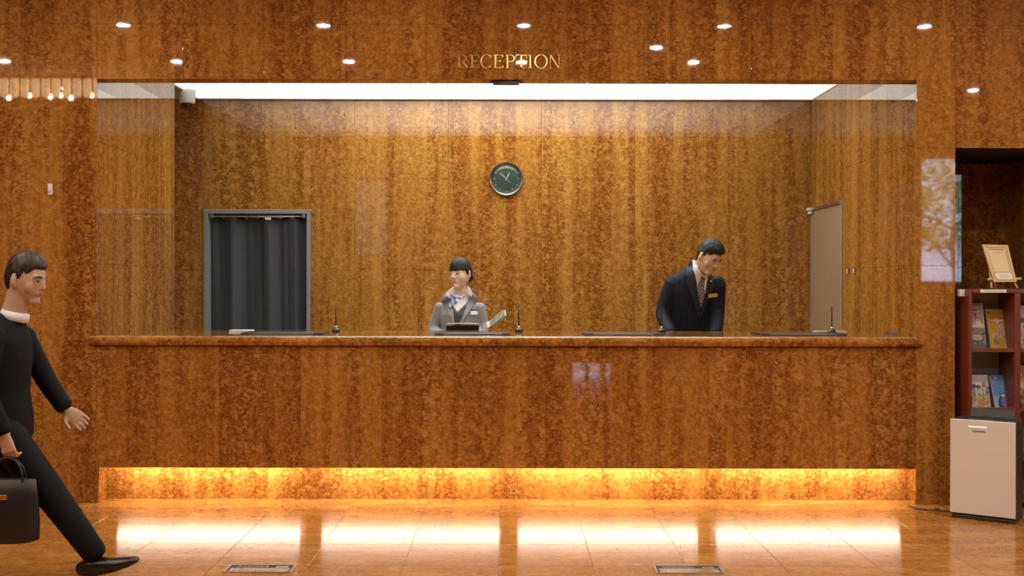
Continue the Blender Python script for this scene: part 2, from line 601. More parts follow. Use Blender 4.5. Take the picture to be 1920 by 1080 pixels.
M_LEAF = mat('sunlit_leaf', (0.56, 0.62, 0.10), 0.6, noise=0.4, nscale=2.5)
_nt = M_LEAF.node_tree
_tr = _nt.nodes.new('ShaderNodeBsdfTranslucent')
_tr.inputs[0].default_value = (0.60, 0.66, 0.10, 1)
_ms = _nt.nodes.new('ShaderNodeMixShader')
_ms.inputs[0].default_value = 0.5
_nt.links.new(_nt.nodes['Principled BSDF'].outputs[0], _ms.inputs[1])
_nt.links.new(_tr.outputs[0], _ms.inputs[2])
_nt.links.new(_ms.outputs[0], _nt.nodes['Material Output'].inputs[0])
M_BARK = mat('grey_bark', (0.12, 0.09, 0.06), 0.9, noise=0.2)
for ti, (tx, ty, th, tr) in enumerate(((8.9, -15.6, 3.4, 1.5), (14.4, -18.5, 3.9, 1.5))):
    t = empty('street_tree', (tx, ty, -0.05))
    tag(t, ('bright green street tree mirrored in the polished pillar beside the alcove', 'taller green street tree mirrored in the back of the alcove')[ti], 'tree', 'street trees')
    bm = bmesh.new()
    loft(bm, [(tx, ty, -0.05), (tx + 0.1, ty, 1.2), (tx - 0.05, ty + 0.1, 2.2), (tx + 0.1, ty, th)], [0.10, 0.08, 0.06, 0.03], n=8)
    for k in range(7):
        a = k * 2.4
        z = 1.5 + 0.25 * k
        loft(bm, [(tx, ty, z), (tx + 0.8 * math.cos(a), ty + 0.8 * math.sin(a), z + 0.45)], [0.03, 0.012], n=6)
    bm_obj('trunk', bm, M_BARK, t, True)
    bm = bmesh.new()
    rnd = random.Random(5 + ti)
    for cl in range(60):
        cz = rnd.uniform(2.1, th + 0.9)
        cc = Vector((tx + rnd.uniform(-tr, tr), ty + rnd.uniform(-tr, tr), cz))
        for q in range(110):
            p = cc + Vector((rnd.gauss(0, 0.26), rnd.gauss(0, 0.26), rnd.gauss(0, 0.09)))
            s = rnd.uniform(0.05, 0.10)
            R = Euler((rnd.uniform(-0.6, 0.6), rnd.uniform(-0.6, 0.6), rnd.uniform(0, 6.3))).to_matrix()
            vs = [bm.verts.new(p + R @ Vector(v)) for v in ((-s, 0, 0), (0, -s * 0.45, 0), (s, 0, 0), (0, s * 0.45, 0))]
            bm.faces.new(vs)
    tag(bm_obj('foliage', bm, M_LEAF, t), kind='stuff')

# ------------------------------------------------------------------ ceiling lamps
M_LENS = emitter('downlight_lens', (1.0, 0.93, 0.83), DOWNLIGHT)
M_TRIM = mat('downlight_trim', (0.55, 0.5, 0.42), 0.35)
dl_lens, dl_ring = bmesh.new(), bmesh.new()
lathe(dl_lens, [(0.0001, -0.002), (0.049, -0.002), (0.049, 0.0), (0.0001, 0.0)], n=24)
lathe(dl_ring, [(0.049, 0.0), (0.053, -0.007), (0.074, -0.007), (0.076, 0.0)], n=24)
me_l, me_r = bpy.data.meshes.new('lens'), bpy.data.meshes.new('trim_ring')
for b_, m_, k_ in ((dl_lens, me_l, M_LENS), (dl_ring, me_r, M_TRIM)):
    bmesh.ops.recalc_face_normals(b_, faces=b_.faces)
    b_.to_mesh(m_)
    b_.free()
    m_.materials.append(k_)


me_w = me_l.copy()
me_w.materials[0] = emitter('wall_fill_lens', (1.0, 0.93, 0.83), WALL_FILL)


def downlight(x, y, label, group='lobby downlights', m_lens=me_l):
    o = empty('downlight', (x, y, CEIL - 0.001))
    tag(o, label, 'downlight', group)
    for n_, m_ in (('lens', m_lens), ('trim_ring', me_r)):
        c = bpy.data.objects.new(n_, m_)
        COL.objects.link(c)
        c.parent = o


ORD = ('first', 'second', 'third', 'fourth', 'fifth', 'sixth', 'seventh', 'eighth', 'ninth', 'tenth')
for r_, L_ in enumerate((2.05, 3.55, 5.05)):
    for k in range(-3, 7):
        if r_ == 1 and k == 2:
            continue
        lab = 'round recessed lobby downlight, ' + ORD[k + 3 - (1 if r_ == 1 and k > 2 else 0)] + ' from the left in the ' + ('second', 'third', 'fourth')[r_] + ' ceiling row from the wall'
        downlight(0.134 + 1.618 * k, -L_, lab)
for k in range(-3, 4):
    downlight(0.94 + 1.618 * k, -0.85, 'small added wall fill downlight, ' + ORD[k + 3] + ' from the left in the row closest to the wall', m_lens=me_w)  # unseen row added to brighten the upper wall
downlight(1.316, -2.89, 'single downlight between the two front ceiling rows')

# glass chandelier whose mirror image shows at the top of the wall beside the opening
ch = empty('chandelier', (-4.7, -4.34, CEIL))
tag(ch, 'long glass tube chandelier mirrored high on the marble wall', 'chandelier')
box_obj('mounting_plate', (-5.75, -3.65, -4.42, -4.26, 3.435, CEIL), M_BRASS, ch, 0.004)
M_TUBE = mat('frosted_glass_tube', (0.95, 0.8, 0.6), 0.3, emit=(1.0, 0.68, 0.36), es=6.0)
M_BULB = emitter('chandelier_bulb', (1.0, 0.74, 0.44), 120.0)
for k in range(20):
    x = -5.70 + k * 0.105
    bm = bmesh.new()
    loft(bm, [(x, -4.34, 3.27), (x, -4.34, 3.44)], [0.040, 0.040], n=12, capk=0.4)
    bm_obj('glass_tube', bm, M_TUBE, ch, True)
    if k % 2 == 0 or k % 5 == 1:
        bm = bmesh.new()
        ell(bm, (x + 0.02, -4.40, 3.262 + 0.012 * (k % 3)), (0.022, 0.022, 0.026), u=12, v=8)
        bm_obj('bulb', bm, M_BULB, ch, True)

# luminous ceiling over the reception desk
lp = empty('luminous_ceiling', (0, 1.3, CEIL_IN))
tag(lp, 'long cool white luminous ceiling panel above the reception desk', 'ceiling light')
NPAN = 14
edges = [-2.60 + 5.165 * k / NPAN for k in range(NPAN + 1)]
for k in range(NPAN):
    t_ = (k + 0.5) / NPAN
    s_ = 0.20 + 1.20 * math.sin(PI * min(1.0, max(0.0, (t_ + 0.02) / 1.05))) ** 1.5      # strength falls off towards the ends
    for (y0, y1, f_) in ((0.16, 0.52, 0.45), (0.523, 0.90, 0.75), (0.903, 1.66, 1.0), (1.663, 2.44, 1.05)):  # front rows dimmed to soften the panel's mirrored edge
        box_obj('diffuser', (edges[k] + 0.0008, edges[k + 1] - 0.0008, y0, y1, CEIL_IN, CEIL_IN + 0.008), emitter('panel_light', (0.95, 1.0, 0.93), PANEL * s_ * f_), lp)
box_obj('edge_trim', (-2.620, -2.601, 0.14, 2.49, CEIL_IN - 0.006, CEIL_IN + 0.01), M_WHITE, lp)
box_obj('edge_trim', (2.566, 2.570, 0.14, 2.49, CEIL_IN - 0.006, CEIL_IN + 0.01), M_WHITE, lp)
box_obj('edge_trim', (-2.60, 2.566, 2.442, 2.498, CEIL_IN - 0.004, CEIL_IN + 0.01), M_WHITE, lp)

# ------------------------------------------------------------------ reception counter
KZ = 0.222
CT = 1.05
rc = empty('reception_counter', (0, 0, 0))
tag(rc, 'long polished honey marble reception counter with lit toe recess', 'counter')
box_obj('carcass', (OPX0 + 0.004, OPX1 - 0.004, 0.30, 0.86, 0.0, 0.984), M_JOINT, rc)
box_obj('backing_board', (OPX0 + 0.004, OPX1 - 0.004, 0.0205, 0.30, 0.30, 0.984), M_JOINT, rc)
box_obj('lip_light_stop', (OPX0 + 0.004, OPX1 - 0.004, 0.0205, 0.026, KZ + 0.001, 0.2995), M_JOINT, rc)  # added strip that blocks lamp light at the slab joints
for i in range(len(cols_counter) - 1):
    a, b_ = cols_counter[i], cols_counter[i + 1]
    o = piece('front_slab', b_ - a - 0.001, 0.020, 0.984 - KZ, ((a + b_) / 2, 0.010, (0.984 + KZ) / 2), M_WALL, rc, bev=0.0005, seed=201 + i * 2.11)
    o['tone'] = (0.22, -0.22)[i % 2]
ka, kb = px(202, 0, 0.15).x, px(1702, 0, 0.15).x
kcol = [ka + (kb - ka) * k / 10 for k in range(11)]
for i in range(10):
    a, b_ = kcol[i], kcol[i + 1]
    piece('toe_slab', b_ - a - 0.001, 0.016, 0.30, ((a + b_) / 2, 0.158, 0.15), M_WALL, rc, seed=231 + i * 2.11)
for s, a, b_ in ((-1, OPX0 + 0.001, ka - 0.0003), (1, kb + 0.0003, OPX1 - 0.001)):
    piece('toe_return', b_ - a, 0.1655, 0.220, ((a + b_) / 2, 0.0832, 0.1102), M_WALL, rc, seed=260 + s)

wtop = empty('counter_worktop', (0, 0, 0.985))
tag(wtop, 'thick marble worktop with rounded nose along the reception counter', 'worktop')
bm = bmesh.new()
prof = [(0.86, 0.986), (0.004, 0.986)]
for k in range(13):
    a = -PI / 2 - PI * k / 12
    prof.append((0.0 + 0.040 * math.cos(a), 1.018 + 0.032 * math.sin(a)))
prof += [(0.86, CT)]
A = [bm.verts.new((OPX0 + 0.003, y, z)) for y, z in prof]
B = [bm.verts.new((OPX1 - 0.003, y, z)) for y, z in prof]
bm.faces.new(A)
bm.faces.new(list(reversed(B)))
for i in range(len(prof)):
    j = (i + 1) % len(prof)
    bm.faces.new((A[i], A[j], B[j], B[i]))
o = bm_obj('slab', bm, M_TOP, wtop)
o['seed'] = 280.0
bm = bmesh.new()
nose = [(-0.002, 1.0495)] + [(0.0 + 0.0405 * math.cos(PI / 2 + PI * k / 12), 1.018 + 0.0322 * math.sin(PI / 2 + PI * k / 12)) for k in range(13)] + [(-0.002, 0.9865)]
for x0, x1 in ((-2.612, OPX0 + 0.004), (OPX1 - 0.004, 2.606)):
    bm = bmesh.new()
    A = [bm.verts.new((x0, min(y, -0.001), z)) for y, z in nose]
    B = [bm.verts.new((x1, min(y, -0.001), z)) for y, z in nose]
    bm.faces.new(A)
    bm.faces.new(list(reversed(B)))
    for i in range(len(nose)):
        j = (i + 1) % len(nose)
        bm.faces.new((A[i], A[j], B[j], B[i]))
    o = bm_obj('nose_end', bm, M_TOP, wtop)
    o['seed'] = 280.0
# staff desk behind the counter
M_DESK = mat('staff_desk_laminate', (0.30, 0.20, 0.12), 0.4, noise=0.08, nscale=8)
sd = empty('staff_desk', (0, 1.1, 0))
tag(sd, 'low brown staff desk running behind the marble counter', 'desk')
box_obj('desk_top', (-2.50, 2.05, 0.865, 1.20, 0.935, 0.965), M_DESK, sd, 0.004)
for x in (-2.4, -0.9, 0.6, 2.0):
    box_obj('desk_leg', (x - 0.02, x + 0.02, 0.90, 1.16, 0.0, 0.934), M_DESK, sd)

# strip lamps under the counter lip
M_STRIP = emitter('toe_lamp_tube', (1.0, 0.90, 0.74), KICK)
names = ('under the end of the counter beside the dark walker', 'under the counter below the curtained doorway side', 'under the counter below the bowing man side', 'under the end of the counter beside the air purifier')
for (a, b_), nm in zip(((222, 562), (605, 937), (973, 1308), (1345, 1687)), names):
    x0, x1 = px(a, 0, 0.05).x, px(b_, 0, 0.05).x
    t = empty('strip_lamp', ((x0 + x1) / 2, 0.07, 0.25))
    tag(t, 'warm strip lamp tucked ' + nm, 'strip lamp', 'toe recess strip lamps')
    bm = bmesh.new()
    loft(bm, [(x0, 0.052, 0.2335), (x1, 0.052, 0.2335)], [0.0155, 0.0155], side=(0, 1, 0), n=12, capk=0.3)
    bm_obj('tube', bm, M_STRIP, t, True)
    box_obj('batten', (x0, x1, 0.035, 0.085, 0.262, 0.298), M_WHITE, t)

# ------------------------------------------------------------------ RECEPTION lettering
sg = empty('reception_sign', px(953, 116, 0.0))
tag(sg, 'gold serif letters reading RECEPTION above the counter opening', 'sign')


def R2(x0, x1, z0, z1):
    return [(x0, z0), (x1, z0), (x1, z1), (x0, z1)]


def arc(cx, cz, rx, rz, t0, t1, a0, a1, n=22):
    """stroke along an ellipse; t0 its width at the sides, t1 at top and bottom"""
    out, inn = [], []
    for k in range(n + 1):
        a = math.radians(a0 + (a1 - a0) * k / n)
        out.append((cx + rx * math.cos(a), cz + rz * math.sin(a)))
        inn.append((cx + (rx - t0) * math.cos(a), cz + (rz - t1) * math.sin(a)))
    return [[out[k], out[k + 1], inn[k + 1], inn[k]] for k in range(n)]


TH, TK = 0.035, 0.11       # hair line and stem, in cap heights


def glyph(c, w_):
    if c == 'I':
        return [R2(w_ / 2 - TK / 2, w_ / 2 + TK / 2, 0, 1), R2(0, w_, 0, TH), R2(0, w_, 1 - TH, 1)]
    if c == 'T':
        return [R2(w_ / 2 - TK / 2, w_ / 2 + TK / 2, 0, 1), R2(w_ / 2 - 0.2, w_ / 2 + 0.2, 0, TH), R2(0, w_, 1 - TH * 1.3, 1), R2(0, 0.045, 0.76, 1), R2(w_ - 0.045, w_, 0.76, 1)]
    if c == 'E':
        return [R2(0.08, 0.08 + TK, 0, 1), R2(0, w_, 0, TH * 1.2), R2(0, w_ - 0.03, 1 - TH * 1.2, 1), R2(0.08, w_ * 0.72, 0.5, 0.5 + TH * 1.1),
                R2(w_ - 0.045, w_, 0, 0.24), R2(w_ - 0.075, w_ - 0.03, 0.80, 1), R2(w_ * 0.72 - 0.03, w_ * 0.72, 0.41, 0.62)]
    if c in 'PR':
        g = [R2(0.08, 0.08 + TK, 0, 1), R2(0, 0.30, 0, TH), R2(0, 0.35, 1 - TH, 1), R2(0.08, 0.35, 0.46, 0.46 + TH)]
        rx = (w_ if c == 'P' else w_ * 0.80) - 0.34
        g += arc(0.34, 0.73, rx, 0.27, TK * 0.95, TH, -90, 90)
        if c == 'R':
            g += [[(0.32, 0.48), (0.46, 0.48), (w_ - 0.02, 0.0), (w_ - 0.18, 0.0)], R2(w_ - 0.20, w_ + 0.03, 0, TH)]
        return g
    if c == 'C':
        return arc(w_ * 0.52, 0.5, w_ * 0.52, 0.52, TK, TH, 48, 312, 34) + [R2(w_ * 0.86, w_ * 0.86 + 0.04, 0.70, 1.0), R2(w_ * 0.86, w_ * 0.86 + 0.03, 0.04, 0.22)]
    if c == 'O':
        return arc(w_ / 2, 0.5, w_ / 2, 0.52, TK, TH, 0, 360, 44)
    if c == 'N':
        return [R2(0.09, 0.09 + TH * 1.3, 0, 1), R2(w_ - 0.09 - TH * 1.3, w_ - 0.09, 0, 1), [(0.05, 1), (0.20, 1), (w_ - 0.08, 0.0), (w_ - 0.16, -0.02)], R2(0, 0.24, 0, TH), R2(0, 0.2, 1 - TH, 1), R2(w_ - 0.24, w_, 1 - TH, 1)]


cap = px(0, 103, 0).z - px(0, 128, 0).z
for c, a, b_ in (('R', 857, 879), ('E', 881, 898), ('C', 900, 922), ('E', 925, 943), ('P', 947, 965), ('T', 966, 987), ('I', 989, 998), ('O', 1001, 1026), ('N', 1028, 1050)):
    x0, x1 = px(a, 128, 0).x, px(b_, 128, 0).x
    bm = bmesh.new()
    for poly in glyph(c, (x1 - x0) / cap):
        prism(bm, [(x0 + u * cap, px(0, 128, 0).z + v * cap) for u, v in poly], -0.007, 0.0)
    bm_obj('letter', bm, M_BRASS, sg)

# ------------------------------------------------------------------ small fittings on the walls
bm = bmesh.new()
c = px(95, 357, 0)
box(bm, c.x - 0.014, c.x + 0.014, -0.018, 0.0, c.z - 0.036, c.z + 0.036, bev=0.005)
call = empty('wall_sensor', (c.x, 0, c.z))
tag(call, 'small white sensor box alone on the marble wall above the walker', 'sensor')
bm_obj('casing', bm, M_WHITE, call)
box_obj('sensor_window', (c.x - 0.008, c.x + 0.008, -0.0205, -0.0175, c.z - 0.022, c.z - 0.006), mat('sensor_lens', (0.55, 0.5, 0.48), 0.3), call, 0.001)

c = px(948, 153, 0.075)
uc = empty('soffit_sensor', (c.x, 0.075, LINTEL))
tag(uc, 'flat black sensor unit under the opening edge below the gold letters', 'sensor')
box_obj('housing', (c.x - 0.085, c.x + 0.085, 0.035, 0.125, LINTEL - 0.016, LINTEL), M_BLACKGLOSS, uc, 0.005)
for s in (-0.055, 0.055):
    bm = bmesh.new()
    lathe(bm, [(0.013, -0.006), (0.013, 0.0), (0.009, 0.0)], (c.x + s, 0.075, LINTEL - 0.016), 16)
    bm_obj('lens_ring', bm, M_CHROME, uc)

c = px(350, 186, 2.05)
dc = empty('dome_camera', (c.x, 2.05, CEIL_IN))
tag(dc, 'white cylindrical security camera under the ceiling in the recess corner', 'camera')
bm = bmesh.new()
lathe(bm, [(0.066, CEIL_IN), (0.068, CEIL_IN - 0.02), (0.064, CEIL_IN - 0.098), (0.054, CEIL_IN - 0.108)], (c.x, 2.05, 0), 28)
bm_obj('housing', bm, M_WHITE, dc, True)
bm = bmesh.new()
ell(bm, (c.x, 2.05, CEIL_IN - 0.106), (0.050, 0.050, 0.034))
bm_obj('lens_dome', bm, M_BLACKGLOSS, dc, True)

# ------------------------------------------------------------------ wall clock
c = px(949, 336, BACK)
ck = empty('wall_clock', (c.x, BACK, c.z))
tag(ck, 'round silver rimmed clock with dark green face on the back wall', 'clock')
rad = 31.5 * (DIST + BACK) / F
M_CLRIM = mat('clock_rim_metal', (0.42, 0.46, 0.40), 0.18, 1.0)
M_CLRING = mat('clock_ring_silver', (0.80, 0.84, 0.80), 0.12, 1.0)
M_CLFACE = mat('clock_green_face', (0.040, 0.065, 0.050), 0.06, coat=1.0)
for nm, pr, m_ in (('rim', [(rad, 0.0), (rad, -0.030), (rad * 0.97, -0.038), (rad * 0.87, -0.036), (rad * 0.86, -0.026)], M_CLRIM),
                   ('inner_ring', [(rad * 0.865, -0.024), (rad * 0.86, -0.040), (rad * 0.81, -0.040), (rad * 0.80, -0.024)], M_CLRING),
                   ('dial', [(rad * 0.80, -0.024)] + [(rad * 0.80 * math.cos(q * PI / 20) + 0.0001, -0.030 - 0.007 * math.sin(q * PI / 20)) for q in range(11)], M_CLFACE)):
    bm = bmesh.new()
    lathe(bm, pr, (c.x, BACK, c.z), 48, 'Y')
    bm_obj(nm, bm, m_, ck, nm == 'dial')
M_HAND = mat('clock_hand_silver', (0.75, 0.78, 0.72), 0.25, 0.6)
for nm, ang, ln, wd in (('hour_hand', 27, 0.055, 0.004), ('minute_hand', -47, 0.075, 0.003), ('second_hand', 134, 0.045, 0.0015)):
    Mh = Matrix.Translation((c.x, BACK - 0.0385, c.z)) @ Matrix.Rotation(math.radians(ang), 4, 'Y')
    box_obj(nm, (-wd, wd, -0.001, 0.001, -0.015, ln), M_HAND, ck, M=Mh)
for k in range(12):
    Mh = Matrix.Translation((c.x, BACK - 0.0355, c.z)) @ Matrix.Rotation(PI * k / 6, 4, 'Y')
    box_obj('hour_mark', (-0.0025, 0.0025, -0.001, 0.001, rad * 0.68, rad * 0.77), M_HAND, ck, M=Mh)

# ------------------------------------------------------------------ curtained doorway
d1 = tag(empty('door_1', ((dx0 + dx1) / 2, BACK, 0)), kind='structure')
fw = 0.036
box_obj('door_frame', (dx0 + 0.001, dx0 + fw, BACK - 0.012, BACK + 0.119, 0, dz1 - fw), M_FRAMEGREY, d1, 0.002)
box_obj('door_frame', (dx1 - fw, dx1 - 0.001, BACK - 0.012, BACK + 0.119, 0, dz1 - fw), M_FRAMEGREY, d1, 0.002)
box_obj('door_frame', (dx0 + 0.001, dx1 - 0.001, BACK - 0.012, BACK + 0.119, dz1 - fw + 0.0005, dz1 - 0.001), M_FRAMEGREY, d1, 0.002)
box_obj('dark_sheet', (dx0 - 0.02, dx1 + 0.02, BACK + 0.125, BACK + 0.16, 0, dz1), M_DARKVOID, d1)  # dark sheet stands in for the unlit room behind
ix0, ix1 = dx0 + fw, dx1 - fw
cu = empty('doorway_curtain', ((ix0 + ix1) / 2, BACK + 0.05, 0))
tag(cu, 'charcoal grey curtain in two panels hanging in the grey framed doorway', 'curtain')
ROD = 1.37 + (535 - 406) / F * (DIST + BACK)
bm = bmesh.new()
loft(bm, [(ix0 + 0.002, BACK + 0.03, ROD), (ix1 - 0.002, BACK + 0.03, ROD)], [0.010, 0.010], side=(0, 0, 1), n=14, capk=0.1)
bm_obj('rod', bm, M_CHROME, cu, True)
for x in (ix0 + 0.025, ix1 - 0.03):
    box_obj('rod_bracket', (x - 0.014, x + 0.014, BACK + 0.012, BACK + 0.045, ROD - 0.012, ROD + 0.024), M_STEEL, cu, 0.003)
hooks = [(0.03, 0.11), (0.20, 0.29), (0.37, 0.445), (0.455, 0.545), (0.66, 0.74), (0.86, 0.955)]


def curtain(xa, xb, z0, z1, phase, yb):
    bm = bmesh.new()
    nx, nz = 110, 40
    rows = []
    for j in range(nz + 1):
        v = j / nz
        z = z0 + (z1 - z0) * v
        row = []
        for i in range(nx + 1):
            u = i / nx
            amp = 0.026 + 0.006 * (1 - v)
            fold = math.sin(2 * PI * (1.75 * u + phase) + 0.35 * math.sin(3 * v + phase * 9)) + 0.34 * math.sin(2 * PI * (3.3 * u + phase * 2) + 1.6 * v) + 0.10 * math.sin(2 * PI * (7.0 * u) + 3.0 * v)
            x = xa + (xb - xa) * (u + 0.010 * (1 - v) * math.sin(7 * u + phase * 5))
            sag = 0.0
            if v > 0.9:
                sag = -0.020 * (v - 0.9) / 0.1 * (0.5 - 0.5 * math.cos(2 * PI * (u * 3.0)))
            row.append(bm.verts.new((x, yb + amp * fold, z + sag)))
        rows.append(row)
    for j in range(nz):
        for i in range(nx):
            bm.faces.new((rows[j][i], rows[j][i + 1], rows[j + 1][i + 1], rows[j + 1][i]))
    bmesh.ops.solidify(bm, geom=bm.faces[:], thickness=0.0016)
    return bm


xm = px(498, 0, BACK).x
CTOP = ROD - 0.003
bm_obj('curtain_panel', curtain(ix0 + 0.004, xm + 0.04, 0.02, CTOP, 0.15, BACK + 0.082), M_CURTAIN, cu, True)
bm_obj('curtain_panel', curtain(xm - 0.03, ix1 - 0.008, 0.02, CTOP - 0.004, 0.52, BACK + 0.052), M_CURTAIN, cu, True)
for k in range(9):
    x = ix0 + 0.03 + (ix1 - ix0 - 0.06) * k / 8
    bm = bmesh.new()
    loft(bm, [(x + 0.011 * math.cos(a), BACK + 0.03 + 0.002 * math.sin(a), ROD - 0.004 + 0.016 * math.sin(a)) for a in [2 * PI * q / 12 for q in range(12)]], [0.0016] * 12, n=6)
    bm_obj('curtain_ring', bm, M_STEEL, cu)
# price tag hanging from the rod
c = px(503, 410, BACK)
box_obj('care_label', (c.x - 0.03, c.x + 0.02, BACK + 0.012, BACK + 0.014, c.z - 0.012, c.z + 0.006), M_PAPER, cu)

# ------------------------------------------------------------------ side door in the right return wall
d2 = tag(empty('door_2', (OPX1, 2.0, 0)), kind='structure')
M_DFR = mat('steel_door_frame', (0.40, 0.36, 0.31), 0.35, 0.3)
box_obj('door_frame', (OPX1 - 0.006, OPX1 + 0.02, sd0 - 0.02, sd0 + 0.004, 0, sdz + 0.02), M_DFR, d2, 0.001)
box_obj('door_frame', (OPX1 - 0.006, OPX1 + 0.02, sd1 - 0.004, sd1 + 0.02, 0, sdz + 0.02), M_DFR, d2, 0.001)
box_obj('door_frame', (OPX1 - 0.006, OPX1 + 0.02, sd0 + 0.0045, sd1 - 0.0045, sdz - 0.004, sdz + 0.02), M_DFR, d2, 0.001)
box_obj('door_leaf', (OPX1 + 0.002, OPX1 + 0.0195, sd0 + 0.006, sd1 - 0.006, 0.01, sdz - 0.006), M_DOORLEAF, d2, 0.001)
M_WMET = mat('white_metal', (0.8, 0.78, 0.74), 0.3, 0.2)
box_obj('closer_track', (OPX1 - 0.016, OPX1 - 0.007, sd0, sd1 + 0.02, sdz + 0.001, sdz + 0.022), M_STEEL, d2, 0.002)
box_obj('closer_bracket', (OPX1 - 0.040, OPX1 - 0.007, sd1 - 0.03, sd1 + 0.045, sdz - 0.002, sdz + 0.02), M_WMET, d2, 0.003)
box_obj('closer_bracket', (OPX1 - 0.030, OPX1 - 0.007, sd1 - 0.03, sd1 + 0.045, sdz - 0.03, sdz - 0.008), M_WMET, d2, 0.003)
for n_, p in enumerate((1591, 1603)):
    k = OPX1 / ((p - VX) / F)
    y = k - DIST
    z = EYE + (VY - 507) / F * k
    h = empty('wall_switch', (OPX1, y, z))
    tag(h, ('small chrome wall switch just beside the brown side door', 'small chrome wall switch one step farther from the brown side door')[n_], 'switch', 'wall switches')
    box_obj('plate', (OPX1 - 0.008, OPX1, y - 0.022, y + 0.022, z - 0.024, z + 0.024), M_CHROME, h, 0.003)
    box_obj('rocker', (OPX1 - 0.013, OPX1 - 0.0075, y - 0.012, y + 0.012, z - 0.016, z + 0.016), M_WMET, h, 0.002)

# ------------------------------------------------------------------ things on the worktop
mats_at = ((462, 611, 'dark leather writing mat in front of the charcoal curtain'), (818, 957, 'dark leather writing mat in front of the woman in grey'),
           (1093, 1238, 'dark leather writing mat beside the bowing man'), (1418, 1575, 'dark leather writing mat near the brown side door'))
for a, b_, lab in mats_at:
    x0, x1 = px(a, 0, 0.36).x, px(b_, 0, 0.36).x
    t = empty('writing_mat', ((x0 + x1) / 2, 0.36, CT))
    tag(t, lab, 'writing mat', 'writing mats on the counter')
    box_obj('pad', (x0, x1, 0.20, 0.52, CT + 0.0005, CT + 0.006), M_MATPAD, t, 0.002)
    for e0, e1 in ((x0 - 0.001, x0 + 0.055), (x1 - 0.055, x1 + 0.001)):
        box_obj('end_band', (e0, e1, 0.198, 0.522, CT + 0.0062, CT + 0.010), M_BLACK, t, 0.0015)


def pen_stand(p, y, top, lab):
    c = px(p, 0, y)
    t = empty('pen_stand', (c.x, y, CT))
    tag(t, lab, 'pen stand', 'pen stands on the counter')
    bm = bmesh.new()
    lathe(bm, [(0.0001, 0.0005), (0.027, 0.0005), (0.029, 0.004), (0.027, 0.012), (0.020, 0.022), (0.010, 0.028), (0.0001, 0.029)], (c.x, y, CT), 28)
    bm_obj('base', bm, M_BLACKGLOSS, t, True)
    bm = bmesh.new()
    lathe(bm, [(0.0095, 0.026), (0.0095, 0.032), (0.006, 0.040), (0.0001, 0.040)], (c.x, y, CT), 18)
    bm_obj('socket', bm, M_CHROME, t, True)
    zt = px(p, top, y).z
    bm = bmesh.new()
    loft(bm, [(c.x, y, CT + 0.038), (c.x - 0.001, y, CT + 0.09), (c.x - 0.002, y - 0.004, zt)], [0.0042, 0.0045, 0.0030], n=10)
    bm_obj('pen', bm, M_BLACK, t, True)


pen_stand(630, 0.66, 578, 'pen stand with upright pen near the charcoal curtain')
pen_stand(973, 0.66, 580, 'pen stand with upright pen beside the woman in grey')
pen_stand(1241, 0.66, 574, 'pen stand with upright pen before the bowing man')
pen_stand(1560, 0.62, 574, 'pen stand with upright pen before the brown side door')

c0, c1 = px(432, 0, 0.62).x, px(474, 0, 0.62).x
t = empty('note_pad', ((c0 + c1) / 2, 0.62, CT))
tag(t, 'white note pad behind the writing mat near the curtain', 'note pad')
for k in range(3):
    box_obj('sheet', (c0 + 0.001 * k, c1 - 0.0015 * k, 0.58, 0.68, CT + 0.0006 + 0.0042 * k, CT + 0.0046 + 0.0042 * k), M_PAPER, t)
c0, c1 = px(1528, 0, 0.75).x, px(1586, 0, 0.75).x
t = empty('paper_stack', ((c0 + c1) / 2, 0.75, CT))
tag(t, 'low stack of cream paper behind the pen stand near the side door', 'paper')
for k in range(2):
    box_obj('sheet', (c0 + 0.002 * k, c1 - 0.001 * k, 0.72, 0.80, CT + 0.0006 + 0.004 * k, CT + 0.0044 + 0.004 * k), mat('cream_paper', (0.62, 0.55, 0.42), 0.7), t)
c0, c1 = px(1672, 0, 0.45).x, px(1712, 0, 0.45).x
t = empty('acrylic_tray', ((c0 + c1) / 2, 0.45, CT))
tag(t, 'low clear acrylic tray at the far end of the worktop by the pillar', 'tray')
M_ACR = mat('grey_acrylic', (0.62, 0.62, 0.58), 0.08, trans=0.75)
box_obj('tray_floor', (c0, c1, 0.30, 0.62, CT + 0.0006, CT + 0.005), M_ACR, t, 0.001)
for d in ((c0, c1, 0.30, 0.305, CT + 0.0055, CT + 0.012), (c0, c1, 0.615, 0.62, CT + 0.0055, CT + 0.012), (c0, c0 + 0.005, 0.306, 0.614, CT + 0.0055, CT + 0.012), (c1 - 0.005, c1, 0.306, 0.614, CT + 0.0055, CT + 0.012)):
    box_obj('tray_edge', d, M_ACR, t, 0.001)

# documents in front of the woman
t = empty('open_register', (px(866, 0, 0.80).x, 0.80, CT))
tag(t, 'open white register with grey cover lying before the woman in grey', 'register')
c0, c1 = px(836, 0, 0.78).x, px(898, 0, 0.78).x
bm = bmesh.new()
bm = bmesh.new()
rows = []
for y_, z_ in ((0.840, 0.0012), (0.824, 0.016), (0.806, 0.030), (0.796, 0.037)):
    rows.append([bm.verts.new((c0 + (c1 - c0) * u, y_ + 0.006 * math.sin(PI * u), CT + z_ * (1 + 0.16 * math.sin(PI * u * 0.8)))) for u in [q_ / 24 for q_ in range(25)]])
for j in range(3):
    for i in range(24):
        bm.faces.new((rows[j][i], rows[j][i + 1], rows[j + 1][i + 1], rows[j + 1][i]))
bmesh.ops.solidify(bm, geom=bm.faces[:], thickness=0.003)
bm_obj('cover', bm, mat('register_cover', (0.11, 0.105, 0.085), 0.5), t, True)
